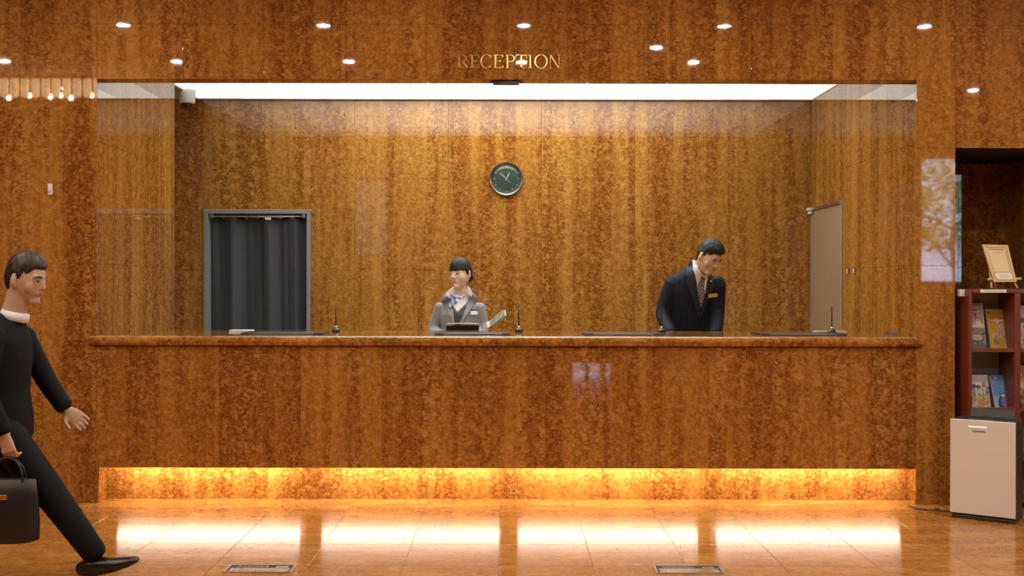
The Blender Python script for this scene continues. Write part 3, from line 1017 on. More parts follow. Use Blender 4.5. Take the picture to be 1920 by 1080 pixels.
for k in range(3):
    bm = bmesh.new()
    rows = []
    for y_, z_ in ((0.786 + 0.004 * k, 0.0425), (0.82, 0.045), (0.855, 0.040)):
        rows.append([bm.verts.new((c0 + 0.004 + (c1 - c0 - 0.004) * u + 0.01 * (y_ - 0.78), y_, CT + 0.004 + 0.0022 * k + z_ + 0.006 * math.sin(PI * u * 0.8) - 0.002 * u * k)) for u in [q_ / 24 for q_ in range(25)]])
    for j in range(2):
        for i in range(24):
            bm.faces.new((rows[j][i], rows[j][i + 1], rows[j + 1][i + 1], rows[j + 1][i]))
    bmesh.ops.solidify(bm, geom=bm.faces[:], thickness=0.0014)
    bm_obj('page', bm, M_PAPER, t, True)

t = empty('clear_folder', (px(925, 0, 0.80).x, 0.80, CT))
tag(t, 'translucent grey folder of papers leaning beside the woman in grey', 'folder')
a0, a1 = px(903, 619, 0.80), px(950, 593, 0.80)
M_FOLD = mat('translucent_sheet', (0.66, 0.68, 0.60), 0.25, trans=0.35)
dirv = (a1 - a0)
for k, (lift, m_) in enumerate(((0.0, M_FOLD), (0.010, M_PAPER), (0.020, M_FOLD))):
    bm = bmesh.new()
    n_ = Vector((-dirv.z, 0, dirv.x)).normalized()
    p0 = a0 + n_ * (lift * 0.25) + Vector((0.012 * k, 0, 0))
    p1 = a1 + n_ * lift - dirv * (0.05 * (1 - k % 2))
    rows = []
    for j in range(9):
        s = j / 8
        q = p0 + (p1 - p0) * s + Vector((0, 0, -0.008 * math.sin(PI * s)))
        rows.append([bm.verts.new(q + Vector((-0.10 * yy, yy, 0.020 + yy * 0.36))) for yy in (-0.05, 0.05)])
    for j in range(8):
        bm.faces.new((rows[j][0], rows[j][1], rows[j + 1][1], rows[j + 1][0]))
    bmesh.ops.solidify(bm, geom=bm.faces[:], thickness=0.0018)
    bm_obj('folder_sheet' if k != 1 else 'paper', bm, m_, t, True)

# ------------------------------------------------------------------ floor plates
M_PLATE = mat('worn_steel_plate', (0.60, 0.55, 0.50), 0.25, 0.9, noise=0.15, nscale=60)
for a, b_, lab in ((425, 553, 'steel framed floor outlet plate nearer the walking person'), (1228, 1356, 'steel framed floor outlet plate nearer the air purifier')):
    x0, x1 = px(a, 0, -1.66).x, px(b_, 0, -1.66).x
    t = empty('floor_outlet', ((x0 + x1) / 2, -1.66, 0))
    tag(t, lab, 'floor outlet', 'floor outlets')
    y0, y1 = -1.735, -1.585
    for d in ((x0, x1, y0, y0 + 0.012), (x0, x1, y1 - 0.012, y1), (x0, x0 + 0.012, y0 + 0.0125, y1 - 0.0125), (x1 - 0.012, x1, y0 + 0.0125, y1 - 0.0125)):
        box_obj('frame_bar', (*d, 0.0003, 0.005), M_PLATE, t, 0.001)
    box_obj('tray', (x0 + 0.0125, x1 - 0.0125, y0 + 0.0125, y1 - 0.0125, 0.0003, 0.0010), M_BLACK, t)
    box_obj('lid', (x0 + 0.022, x1 - 0.022, y0 + 0.020, y0 + 0.085, 0.0012, 0.0038), M_PLATE, t, 0.001)
    for k in range(15):
        xa = x0 + 0.045 + k * 0.0105
        box_obj('vent_bar', (xa, xa + 0.005, y0 + 0.092, y1 - 0.020, 0.0012, 0.0034), M_PLATE, t)
    box_obj('cable_flap', (x0 + 0.235, x1 - 0.035, y0 + 0.095, y1 - 0.024, 0.0012, 0.0034), M_PLATE, t, 0.001)

# ------------------------------------------------------------------ air purifier
M_PUR = mat('champagne_panel', (0.78, 0.71, 0.64), 0.3)
M_PURB = mat('dark_brown_plastic', (0.035, 0.030, 0.028), 0.35)
L0, R0 = Vector((2.633, -0.390, 0)), Vector((2.925, -0.605, 0))
ang = math.atan2(R0.y - L0.y, R0.x - L0.x)
pw = (R0 - L0).length
ap = empty('air_purifier', L0, ang)
tag(ap, 'tall champagne fronted air purifier with black body beside the pillar', 'air purifier')
MP = wm(ap)


def pbox(name, d, m_, parent=ap, bev=0.0):
    return box_obj(name, d, m_, parent, bev, M=MP)


fp = pbox('front_panel', (0.0, pw, 0.0, 0.016, 0.030, 0.585), M_PUR, bev=0.004)
pbox('body', (0.004, pw - 0.002, 0.017, 0.20, 0.022, 0.586), M_PURB, bev=0.008)
pbox('base', (0.006, pw - 0.004, 0.006, 0.20, 0.0006, 0.0215), M_PURB, bev=0.004)
pbox('control_panel', (0.10, 0.235, 0.026, 0.060, 0.5862, 0.590), M_BLACKGLOSS, bev=0.002)
pbox('control_edge', (0.102, 0.233, 0.0225, 0.0255, 0.5862, 0.589), M_STEEL)
lv = empty('air_outlet', (0, 0, 0))
lv.parent = ap
ml = Matrix.Translation((0, 0.155, 0.587)) @ Matrix.Rotation(math.radians(-16), 4, 'X')
box_obj('outlet_flap', (0.075, pw - 0.035, 0.0, 0.012, 0.0, 0.055), M_PURB, lv, 0.003, M=MP @ ml)
pbox('status_light', (0.105, 0.205, -0.0012, 0.0005, 0.5445, 0.5485), emitter('status_blue_white', (0.62, 0.66, 1.0), 2.2), fp)
me = text_mesh('icasmate', 0.021, 0.0004)
me.transform(MP @ Matrix.Translation((0.163, -0.0008, 0.522)) @ Matrix.Rotation(PI / 2, 4, 'X'))
mesh_obj('logo', me, mat('logo_ink', (0.03, 0.02, 0.02), 0.5), fp)
for k in range(7):
    pbox('side_vent', (pw - 0.0025, pw - 0.0005, 0.06, 0.15, 0.30 + 0.028 * k, 0.312 + 0.028 * k), M_BLACK)
pbox('side_handle', (pw - 0.0025, pw + 0.0005, 0.07, 0.14, 0.50, 0.53), M_BLACK)
pc = empty('power_cord', px(1745, 952, -0.07))
tag(pc, 'thin black power cord curling on the floor behind the air purifier', 'cord')
pts = []
for k in range(30):
    s_ = k / 29
    pts.append((2.80 - 0.30 * s_ + 0.04 * math.sin(6 * s_), -0.30 + 0.17 * s_ + 0.045 * math.sin(9 * s_), 0.0052 + 0.004 * abs(math.sin(8 * s_))))
bm = bmesh.new()
loft(bm, pts, [0.0042] * 30, side=(0, 0, 1), n=8)
bm_obj('cable', bm, mat('cord_rubber', (0.05, 0.04, 0.035), 0.4), pc, True)
bm = bmesh.new()
pts = [(2.50 + 0.16 * k / 11, -0.155 - 0.035 * math.sin(PI * k / 11), 0.0052) for k in range(12)]
loft(bm, pts, [0.0036] * 12, side=(0, 0, 1), n=8)
bm_obj('cable_loop', bm, MATS['cord_rubber'], pc, True)

# ------------------------------------------------------------------ brochure rack in the alcove
RY0, RY1 = -0.10, 0.14
RX0, RX1 = px(1820, 0, RY0).x - 0.012, 3.48
RTOP = px(0, 540, RY0).z
sh1, sh2 = px(0, 655, RY0).z, px(0, 766, RY0).z
dv0, dv1 = px(1903, 0, RY0).x, px(1914, 0, RY0).x
br = empty('brochure_rack', ((RX0 + RX1) / 2, RY0, 0))
tag(br, 'dark cherry wood brochure rack standing in the alcove', 'rack')
bx_ = lambda n_, d, m_=M_CHERRY, bev=0.002: box_obj(n_, d, m_, br, bev)
bx_('side_panel', (RX0, RX0 + 0.022, RY0, RY1, 0, RTOP))
bx_('side_panel', (RX1 - 0.022, RX1, RY0, RY1, 0, RTOP))
bx_('divider', (dv0, dv1, RY0 + 0.002, RY1 - 0.012, 0.02, RTOP - 0.026))
bx_('top_board', (RX0 + 0.0225, RX1 - 0.0225, RY0, RY1, RTOP - 0.025, RTOP))
bx_('back_panel', (RX0 + 0.0225, RX1 - 0.0225, RY1 - 0.0115, RY1 - 0.001, 0.02, RTOP - 0.0255), M_RACKBACK, 0)
for z in (sh1, sh2, 0.30, 0.04):
    for a, b_ in ((RX0 + 0.0225, dv0 - 0.0005), (dv1 + 0.0005, RX1 - 0.0225)):
        bx_('shelf', (a, b_, RY0 + 0.001, RY1 - 0.012, z - 0.012, z))
        bx_('shelf_lip', (a, b_, RY0 + 0.001, RY0 + 0.010, z + 0.0003, z + 0.012))
a, b_ = px(1838, 0, RY0).x, px(1887, 0, RY0).x
o = box_obj('rack_label', (a, b_, RY0 - 0.0025, RY0 - 0.0003, RTOP - 0.023, RTOP - 0.003), M_PAPER, br)
me = text_mesh('ご自由にお取りください', 0.011)
me.transform(Matrix.Translation(((a + b_) / 2, RY0 - 0.0029, RTOP - 0.013)) @ Matrix.Rotation(PI / 2, 4, 'X'))
mesh_obj('lettering', me, mat('grey_ink', (0.22, 0.21, 0.22), 0.6), o)
c = px(1798, 547, RY0 + 0.06)
box_obj('wall_hook', (c.x - 0.008 + 0.01, RX0 - 0.0003, RY0 + 0.05, RY0 + 0.09, c.z - 0.024, c.z + 0.020), M_WMET, br, 0.003)

INK = {k: mat('ink_' + k, v, 0.45) for k, v in dict(red=(0.60, 0.03, 0.03), black=(0.03, 0.025, 0.02), white=(0.85, 0.84, 0.80), yellow=(0.80, 0.72, 0.12), cream=(0.72, 0.62, 0.50),
       gold=(0.62, 0.34, 0.02), brown=(0.16, 0.09, 0.05), grey=(0.38, 0.37, 0.34), pink=(0.66, 0.34, 0.34), sky=(0.14, 0.36, 0.72), navy=(0.03, 0.10, 0.36), green=(0.14, 0.26, 0.10), slate=(0.10, 0.11, 0.14), orange=(0.66, 0.28, 0.06), peach=(0.80, 0.48, 0.26), lilac=(0.36, 0.22, 0.42), pale=(0.40, 0.56, 0.74)).items()}


def photo_mat(name, cols, scale):
    """flat printed picture: patches of the given colours"""
    m = bpy.data.materials.new(name)
    m.use_nodes = True
    nt = m.node_tree
    tc = nt.nodes.new('ShaderNodeTexCoord')
    n = nt.nodes.new('ShaderNodeTexNoise')
    n.inputs['Scale'].default_value = scale
    n.inputs['Detail'].default_value = 3
    r = nt.nodes.new('ShaderNodeValToRGB')
    r.color_ramp.elements[0].position, r.color_ramp.elements[0].color = 0.34, (*cols[0], 1)
    r.color_ramp.elements[1].position, r.color_ramp.elements[1].color = 0.66, (*cols[-1], 1)
    for i, c_ in enumerate(cols[1:-1]):
        e = r.color_ramp.elements.new(0.34 + 0.32 * (i + 1) / (len(cols) - 1))
        e.color = (*c_, 1)
    nt.links.new(tc.outputs['Object'], n.inputs['Vector'])
    nt.links.new(n.outputs['Fac'], r.inputs[0])
    nt.links.new(r.outputs[0], nt.nodes['Principled BSDF'].inputs['Base Color'])
    nt.nodes['Principled BSDF'].inputs['Roughness'].default_value = 0.4
    return m


PH_DISH = photo_mat('print_dishes', [(0.05, 0.04, 0.03), (0.25, 0.20, 0.15), (0.5, 0.32, 0.22), (0.12, 0.09, 0.07)], 45)
PH_FOOD = photo_mat('print_food', [(0.30, 0.18, 0.08), (0.68, 0.60, 0.48), (0.45, 0.25, 0.12), (0.75, 0.72, 0.62)], 60)
PH_TOWN = photo_mat('print_town', [(0.10, 0.12, 0.16), (0.32, 0.33, 0.36), (0.62, 0.52, 0.40)], 50)
PH_GARDEN = photo_mat('print_garden', [(0.10, 0.16, 0.08), (0.40, 0.36, 0.24), (0.70, 0.42, 0.12), (0.60, 0.60, 0.50)], 55)


def brochure(x0, x1, z0, z1, y, lean, spin, thick, cover, label, print_fn, n_copies=2):
    """a booklet leaning on the rack back; its cover print sits flat on its front"""
    w_, h_ = x1 - x0, z1 - z0
    root = empty('brochure', ((x0 + x1) / 2, y, z0), 0)
    tag(root, label, 'brochure', 'brochures in the rack')
    M_ = Matrix.Translation(((x0 + x1) / 2, y, z0)) @ Matrix.Rotation(math.radians(spin), 4, 'Z') @ Matrix.Rotation(math.radians(-lean), 4, 'X')
    box_obj('pages', (-w_ / 2 + 0.001, w_ / 2 - 0.001, 0.0008, thick, 0.0005, h_ - 0.0005), M_PAPER, root, M=M_)
    cv = box_obj('cover', (-w_ / 2, w_ / 2, 0.0, 0.0007, 0.0, h_), cover, root, M=M_)

    def patch(u0, u1, v0, v1, m_, lift=1, kind='print'):
        box_obj(kind, (-w_ / 2 + u0 * w_, -w_ / 2 + u1 * w_, -0.0003 * lift, -0.0003 * lift + 0.00028, v0 * h_, v1 * h_), m_, cv, M=M_)

    def word(s_, u, v, size, m_, lift=3, sx=1.0):
        me_ = text_mesh(s_, size)
        me_.transform(M_ @ Matrix.Translation((-w_ / 2 + u * w_, -0.0003 * lift, v * h_)) @ Matrix.Rotation(PI / 2, 4, 'X') @ Matrix.Diagonal((sx, 1, 1, 1)))
        mesh_obj('lettering', me_, m_, cv)

    def blob(u, v, ru, rv, m_, lift=2):
        bm_ = bmesh.new()
        pts_ = [(-w_ / 2 + u * w_ + ru * w_ * math.cos(2 * PI * k / 20), v * h_ + rv * h_ * math.sin(2 * PI * k / 20)) for k in range(20)]
        prism(bm_, pts_, -0.0003 * lift, -0.0003 * lift + 0.00028)
        bm_.transform(M_)
        bm_obj('print', bm_, m_, cv)
    print_fn(patch, word, blob)


def bspot(a, b_, t_, bo, y):
    return px(a, 0, y).x, px(b_, 0, y).x, bo, px(0, t_, y).z


def print_taste(patch, word, blob):
    patch(0, 1, 0, 0.46, PH_DISH)
    blob(0.5, 0.24, 0.42, 0.10, INK['brown'])
    blob(0.5, 0.25, 0.34, 0.07, PH_FOOD, 3)
    patch(0, 1, 0.0, 0.10, INK['slate'], 2)
    word('味', 0.38, 0.74, 0.085, INK['red'], sx=0.95)
    word('わ', 0.40, 0.57, 0.030, INK['red'])
    for k, ch_ in enumerate('とこころ'):
        word(ch_, 0.84, 0.86 - 0.095 * k, 0.024, INK['black'])
    patch(0.05, 0.95, 0.94, 0.952, INK['grey'], 2)


def print_gourmet(patch, word, blob):
    patch(0.14, 0.97, 0.67, 0.77, INK['red'])
    blob(0.44, 0.72, 0.15, 0.085, INK['red'], 2)
    blob(0.44, 0.72, 0.125, 0.070, INK['white'], 3)
    patch(0.17, 0.30, 0.69, 0.75, INK['white'], 2)
    patch(0.58, 0.94, 0.69, 0.75, INK['white'], 2)
    word('美', 0.235, 0.72, 0.016, INK['red'], 4)
    word('食', 0.44, 0.72, 0.024, INK['red'], 5)
    word('案内', 0.76, 0.72, 0.016, INK['red'], 4)
    word('東京の街', 0.50, 0.89, 0.018, INK['green'], 2)
    word('保存版', 0.84, 0.92, 0.010, INK['brown'], 2)
    blob(0.10, 0.92, 0.07, 0.03, INK['brown'])
    patch(0.36, 0.82, 0.43, 0.62, PH_FOOD)
    patch(0.10, 0.46, 0.27, 0.42, PH_GARDEN)
    patch(0.52, 0.78, 0.24, 0.41, PH_FOOD, 2)
    patch(0.16, 0.44, 0.12, 0.24, PH_DISH)
    patch(0.85, 0.96, 0.40, 0.60, INK['cream'])
    patch(0.66, 0.96, 0.0, 0.14, INK['pink'])
    for k in range(4):
        patch(0.68, 0.94, 0.02 + 0.028 * k, 0.035 + 0.028 * k, INK['white'], 2)


def print_town(patch, word, blob):
    patch(0, 1, 0, 0.38, PH_GARDEN)
    blob(0.20, 0.10, 0.24, 0.12, PH_FOOD, 2)
    blob(0.66, 0.12, 0.24, 0.06, INK['orange'], 2)
    patch(0, 1.0, 0.38, 0.64, PH_TOWN)
    patch(0, 0.62, 0.60, 0.68, INK['slate'], 2)
    patch(0, 0.40, 0.68, 0.71, INK['slate'], 2)
    for u in (0.10, 0.34, 0.56, 0.72):
        patch(u, u + 0.11, 0.40, 0.58, INK['cream'], 3)
        blob(u + 0.055, 0.58, 0.055, 0.022, INK['cream'], 4)
    blob(0.78, 0.73, 0.10, 0.06, INK['pink'], 3)
    patch(0.68, 0.88, 0.62, 0.72, PH_DISH, 2)
    word('たび', 0.30, 0.86, 0.020, INK['grey'], 2)


def print_tower(patch, word, blob):
    patch(0.0, 1.0, 0.0, 0.36, INK['pale'])
    blob(0.54, 0.10, 0.34, 0.30, INK['navy'], 2)
    blob(0.54, 0.20, 0.16, 0.20, INK['lilac'], 3)
    patch(0.525, 0.555, 0.42, 0.70, INK['white'], 3)
    patch(0.44, 0.64, 0.41, 0.45, INK['brown'], 4)
    blob(0.54, 0.37, 0.10, 0.05, INK['white'], 5)
    word('東京タワー', 0.46, 0.755, 0.021, INK['yellow'], 3)
    word('ガイドマップ', 0.52, 0.655, 0.011, INK['white'], 3)
    blob(0.30, 0.91, 0.07, 0.045, INK['yellow'], 2)
    blob(0.30, 0.91, 0.035, 0.022, INK['white'], 3)


yb = RY0 + 0.115
brochure(*bspot(1818, 1851, 564, sh1 + 0.001, yb), yb, 14, 0, 0.008, INK['cream'], 'cream brochure with big red character and dishes on the upper shelf', print_taste)
brochure(*bspot(1858, 1899, 576, sh1 + 0.001, yb - 0.01), yb - 0.01, 16, 5, 0.010, INK['gold'], 'golden yellow gourmet brochure on the upper shelf', print_gourmet)
brochure(*bspot(1818, 1859, 700, sh2 + 0.001, yb), yb, 16, 0, 0.006, INK['white'], 'white brochure with town photograph on the lower shelf', print_town)
brochure(*bspot(1866, 1902, 700, sh2 + 0.001, yb - 0.02), yb - 0.02, 18, 9, 0.012, INK['sky'], 'blue tower brochure on the lower shelf', print_tower)
brochure(*bspot(1916, 1952, 569, sh1 + 0.001, yb), yb, 14, 0, 0.006, INK['white'], 'white brochure at the picture edge on the upper shelf', print_town)
brochure(*bspot(1916, 1950, 682, sh2 + 0.001, yb), yb, 14, 0, 0.006, INK['cream'], 'cream brochure at the picture edge on the lower shelf', print_taste)

# ------------------------------------------------------------------ easel with framed notice on the rack
M_PINE = mat('pale_pine', (0.66, 0.48, 0.24), 0.5, noise=0.1, nscale=20)
M_NOTICE = mat('cream_notice', (0.78, 0.62, 0.34), 0.55)
ey = RY0 + 0.10
ec = px(1877, 537, ey)
es = empty('table_easel', (ec.x, ey, RTOP))
tag(es, 'small pale wooden easel standing on the brochure rack', 'easel')
EL, ER = px(1857, 0, ey).x, px(1905, 0, ey).x
lz0, lz1 = RTOP + 0.0012, RTOP + 0.235
sk = -0.095
for xb, nm in ((EL, 'leg'), (ER, 'leg')):
    bm = bmesh.new()
    xt = (EL + ER) / 2 + (xb - (EL + ER) / 2) * 0.35 - 0.05
    loft(bm, [(xb, ey - 0.02, lz0 + 0.005), (xt, ey + 0.055, lz1)], [0.007, 0.006], n=8, capk=0.4)
    bm_obj(nm, bm, M_PINE, es)
bm = bmesh.new()
loft(bm, [((EL + ER) / 2 - 0.01, ey + 0.09, lz0 + 0.005), ((EL + ER) / 2 - 0.05, ey + 0.05, lz1 - 0.02)], [0.006, 0.005], n=8, capk=0.4)
bm_obj('rear_leg', bm, M_PINE, es)
bm = bmesh.new()
zb = px(0, 521, ey).z
loft(bm, [(px(1850, 0, ey).x, ey - 0.016, zb - 0.004), (px(1912, 0, ey).x, ey - 0.016, zb)], [0.009, 0.009], side=(0, 1, 0), n=10, capk=0.4)
bm_obj('ledge', bm, M_PINE, es)
# framed notice: leans back and slants
nt_ = empty('framed_notice', (ec.x, ey - 0.03, zb))
tag(nt_, 'cream framed notice leaning on the small easel above the brochures', 'notice')
q = [px(1863, 527, ey - 0.03), px(1906, 527, ey - 0.03), px(1889, 458, ey + 0.03), px(1841, 457, ey + 0.03)]


def quad(name, u0, u1, v0, v1, lift, th_, m_, parent):
    n_ = (q[1] - q[0]).cross(q[3] - q[0]).normalized()
    def at(u, v):
        return (q[0] * (1 - u) + q[1] * u) * (1 - v) + (q[3] * (1 - u) + q[2] * u) * v
    bm_ = bmesh.new()
    f = [at(u0, v0) + n_ * lift, at(u1, v0) + n_ * lift, at(u1, v1) + n_ * lift, at(u0, v1) + n_ * lift]
    A_ = [bm_.verts.new(p) for p in f]
    B_ = [bm_.verts.new(p - n_ * th_) for p in f]
    bm_.faces.new(A_)
    bm_.faces.new(list(reversed(B_)))
    for i in range(4):
        bm_.faces.new((A_[i], B_[i], B_[(i + 1) % 4], A_[(i + 1) % 4]))
    return bm_obj(name, bm_, m_, parent)


bd = quad('board', 0, 1, 0, 1, 0.0, 0.008, M_PINE, nt_)
for d in ((0, 0.09, 0, 1), (0.91, 1, 0, 1), (0.092, 0.908, 0, 0.05), (0.092, 0.908, 0.93, 1)):
    quad('frame_bar', *d, 0.005, 0.0049, M_PINE, nt_)
sheet = quad('sheet', 0.10, 0.90, 0.055, 0.925, 0.0012, 0.0011, M_NOTICE, nt_)
quad('title_line', 0.20, 0.80, 0.865, 0.885, 0.0018, 0.0005, INK['brown'], sheet)
quad('text_line', 0.32, 0.70, 0.785, 0.795, 0.0018, 0.0005, INK['grey'], sheet)
quad('border_line', 0.14, 0.155, 0.30, 0.84, 0.0018, 0.0005, INK['brown'], sheet)
quad('border_line', 0.845, 0.86, 0.30, 0.84, 0.0018, 0.0005, INK['brown'], sheet)
cd = quad('caption_card', 0.08, 0.92, 0.04, 0.27, 0.0062, 0.001, mat('tan_card', (0.60, 0.42, 0.20), 0.6), nt_)
for k, (u0, u1, v0, v1) in enumerate(((0.20, 0.80, 0.07, 0.24), (0.15, 0.85, 0.10, 0.21))):
    quad('caption_panel', u0, u1, v0, v1, 0.0070 + 0.0004 * k, 0.0003, INK['white'], cd)
for k in range(3):
    quad('caption_line', 0.28 + 0.03 * k, 0.72, 0.115 + 0.035 * k, 0.125 + 0.035 * k, 0.0080, 0.0003, INK['pink'] if k == 2 else INK['grey'], cd)

# ------------------------------------------------------------------ people
CAM = Vector((0, -DIST, EYE))


def bvh_of(*meshes):
    V_, P_ = [], []
    for me_ in meshes:
        o_ = len(V_)
        V_ += [v.co.copy() for v in me_.vertices]
        P_ += [[i + o_ for i in p.vertices] for p in me_.polygons]
    return BVHTree.FromPolygons(V_, P_)


def sight(x, y):
    return Vector(((x - VX) / F, 1.0, (VY - y) / F)).normalized()


def on_surface(tree, x, y, off=0.0, fallback=1.25):
    d = sight(x, y)
    h = tree.ray_cast(CAM, d)
    if h[0] is None:
        k = (DIST + fallback) / d.y
        return CAM + d * (k - off)
    return h[0] - d * off


def garment_piece(name, outline, tree, off, thick, m_, parent, lim=2.6, smooth_it=3, flip=False):
    """cloth piece cut to an outline and laid on the figure's surface"""
    n_ = len(outline)
    pv, pe = [], []
    for i in range(n_):
        a_, b2 = Vector(outline[i]), Vector(outline[(i + 1) % n_])
        m2 = max(1, int(math.ceil((b2 - a_).length / lim)))
        pv += [a_.lerp(b2, q_ / m2) for q_ in range(m2)]
    pe = [(i, (i + 1) % len(pv)) for i in range(len(pv))]

    def inside(p):
        c_ = False
        for i in range(n_):
            (x0, y0), (x1, y1) = outline[i], outline[(i + 1) % n_]
            if (y0 > p.y) != (y1 > p.y) and p.x < (x1 - x0) * (p.y - y0) / (y1 - y0) + x0:
                c_ = not c_
        return c_
    xs_, ys_ = [p[0] for p in outline], [p[1] for p in outline]
    gx = min(xs_) + lim * 0.5
    while gx < max(xs_):
        gy = min(ys_) + lim * 0.5
        while gy < max(ys_):
            g_ = Vector((gx, gy))
            if inside(g_) and min((g_ - q_).length for q_ in pv) > lim * 0.45:
                pv.append(g_)
            gy += lim
        gx += lim
    cv_, _, cf_, _, _, _ = delaunay_2d_cdt(pv, pe, [], 1, 1e-4)
    bm_ = bmesh.new()
    vs = [bm_.verts.new((p.x, p.y, 0)) for p in cv_]
    for f in cf_:
        bm_.faces.new([vs[i] for i in f])
    pos = {v: on_surface(tree, v.co.x, v.co.y, off) for v in bm_.verts}
    for _ in range(smooth_it):
        new = {}
        for v in bm_.verts:
            nb = [e.other_vert(v) for e in v.link_edges] or [v]
            d = sight(v.co.x, v.co.y)
            t_ = sum((pos[n_] - CAM).length for n_ in nb) / len(nb)
            own = (pos[v] - CAM).length
            new[v] = CAM + d * (0.5 * own + 0.5 * t_)
        pos = new
    for v in bm_.verts:
        v.co = pos[v]
    bmesh.ops.recalc_face_normals(bm_, faces=bm_.faces)
    f0 = max(bm_.faces, key=lambda f: f.calc_area())
    if f0.normal.y > 0:
        bmesh.ops.reverse_faces(bm_, faces=bm_.faces[:])
    bmesh.ops.solidify(bm_, geom=bm_.faces[:], thickness=thick)
    return bm_obj(name, bm_, m_, parent, True)


def head_shape(d):
    x, y, z = 0.071 * d.x, 0.092 * d.y, 0.113 * d.z
    if d.z < 0:
        t_ = -d.z
        x *= 1 - 0.36 * t_ ** 2.2
        y *= (1 - 0.10 * t_) if d.y < 0 else (1 - 0.42 * t_)
        y -= 0.026 * t_ ** 2.0
    if d.y < 0:
        x *= 1 - 0.06 * (-d.y)
    return Vector((x, y, z))


def add_head(bm_, C_, R_, k=1.0, male=False):
    T_ = lambda p: Vector(C_) + R_ @ (Vector(p) * k)
    res = bmesh.ops.create_uvsphere(bm_, u_segments=48, v_segments=36, radius=1.0)
    for v in res['verts']:
        v.co = T_(head_shape(v.co.normalized()))
    S_ = R_ @ Vector((1, 0, 0))
    loft(bm_, [T_((0, -0.083, 0.018)), T_((0, -0.090, 0.000)), T_((0, -0.097, -0.020))], [0.0065 * k, 0.0075 * k, (0.0105 * k, 0.0095 * k)], side=S_, n=12)
    for s_ in (-1, 1):
        ell(bm_, T_((0.0095 * s_, -0.089, -0.025)), (0.0075 * k, 0.008 * k, 0.006 * k), R_, 10, 8)
        ell(bm_, T_((0.030 * s_, -0.048, -0.022)), (0.034 * k, 0.026 * k, 0.040 * k), R_, 16, 12)      # cheek
        ell(bm_, T_((0.029 * s_, -0.071, 0.024)), (0.020 * k, 0.014 * k, 0.008 * k), R_, 12, 8)       # brow ridge
        # ear
        ell(bm_, T_((0.075 * s_, 0.012, -0.004)), (0.0075 * k, 0.0175 * k, 0.0285 * k), R_ @ Matrix.Rotation(0.42 * s_, 3, 'Z') @ Matrix.Rotation(-0.2, 3, 'X'), 12, 10)
        ell(bm_, T_((0.069 * s_, 0.004, -0.028)), (0.006 * k, 0.009 * k, 0.011 * k), R_, 10, 8)
    ell(bm_, T_((0, -0.076, -0.048)), (0.026 * k, 0.014 * k, 0.016 * k), R_, 14, 10)                    # mouth
    ell(bm_, T_((0, -0.062, -0.086)), ((0.027 if male else 0.024) * k, 0.023 * k, 0.024 * k), R_, 16, 12)   # chin


def smooth01(v, a, b_):
    t_ = min(1.0, max(0.0, (v - a) / (b_ - a)))
    return t_ * t_ * (3 - 2 * t_)


def hair_mesh(C_, R_, k, zt_fn, off_fn):
    bm_ = bmesh.new()
    res = bmesh.ops.create_uvsphere(bm_, u_segments=96, v_segments=72, radius=1.0)
    for v in res['verts']:
        d = v.co.normalized()
        p = head_shape(d)
        m_ = smooth01(p.z, zt_fn(p) - 0.005, zt_fn(p) + 0.005)
        o_ = -0.012 * (1 - m_) + off_fn(p) * m_
        q_ = p + d * o_
        v.co = Vector(C_) + R_ @ (q_ * k)
    return bm_


M_IRIS = mat('dark_iris', (0.018, 0.010, 0.008), 0.1)
M_EYE = mat('eye_white', (0.72, 0.70, 0.68), 0.25)
M_LASH = mat('lash_black', (0.012, 0.010, 0.010), 0.5)


def face_parts(root, C_, R_, k, lips, brow_m, male=False, closed=0.0):
    T_ = lambda p: Vector(C_) + R_ @ (Vector(p) * k)
    S_ = R_ @ Vector((1, 0, 0))
    for s_ in (-1, 1):
        bm_ = bmesh.new()
        ell(bm_, T_((0.029 * s_, -0.0765, 0.004)), (0.0125 * k, 0.0085 * k, (0.0058 - 0.004 * closed) * k), R_ @ Matrix.Rotation(0.30 * s_, 3, 'Z'), 16, 12)
        e_ = bm_obj('eye', bm_, M_EYE, root, True)
        bm_ = bmesh.new()
        ell(bm_, T_((0.0285 * s_, -0.0815, 0.0040 - 0.001 * closed)), (0.0056 * k, 0.0042 * k, (0.0056 - 0.004 * closed) * k), R_, 14, 10)
        bm_obj('iris', bm_, M_IRIS, e_, True)
        bm_ = bmesh.new()
        loft(bm_, [T_((x * s_, y, z)) for x, y, z in ((0.017, -0.0835, 0.0060), (0.025, -0.0855, 0.0100), (0.034, -0.0835, 0.0096), (0.043, -0.0765, 0.0058))], [0.0010 * k, 0.0020 * k, 0.0021 * k, 0.0010 * k], side=S_, n=8)
        bm_obj('eyelash', bm_, M_LASH, e_, True)
        bm_ = bmesh.new()
        t_ = 0.0034 if male else 0.0024
        loft(bm_, [T_((x * s_, y, z)) for x, y, z in ((0.013, -0.0880, 0.0235), (0.025, -0.0870, 0.0275), (0.037, -0.0815, 0.0270), (0.047, -0.0725, 0.0225))], [t_ * k, t_ * 1.1 * k, t_ * k, t_ * 0.5 * k], side=S_, n=8)
        bm_obj('eyebrow', bm_, brow_m, root, True)
    bm_ = bmesh.new()
    ell(bm_, T_((0, -0.0868, -0.0450)), (0.0180 * k, 0.0046 * k, 0.0034 * k), R_, 16, 10)
    lp_ = bm_obj('upper_lip', bm_, lips, root, True)
    bm_ = bmesh.new()
    ell(bm_, T_((0, -0.0862, -0.0512)), (0.0155 * k, 0.0050 * k, 0.0042 * k), R_, 16, 10)
    bm_obj('lower_lip', bm_, lips, root, True)


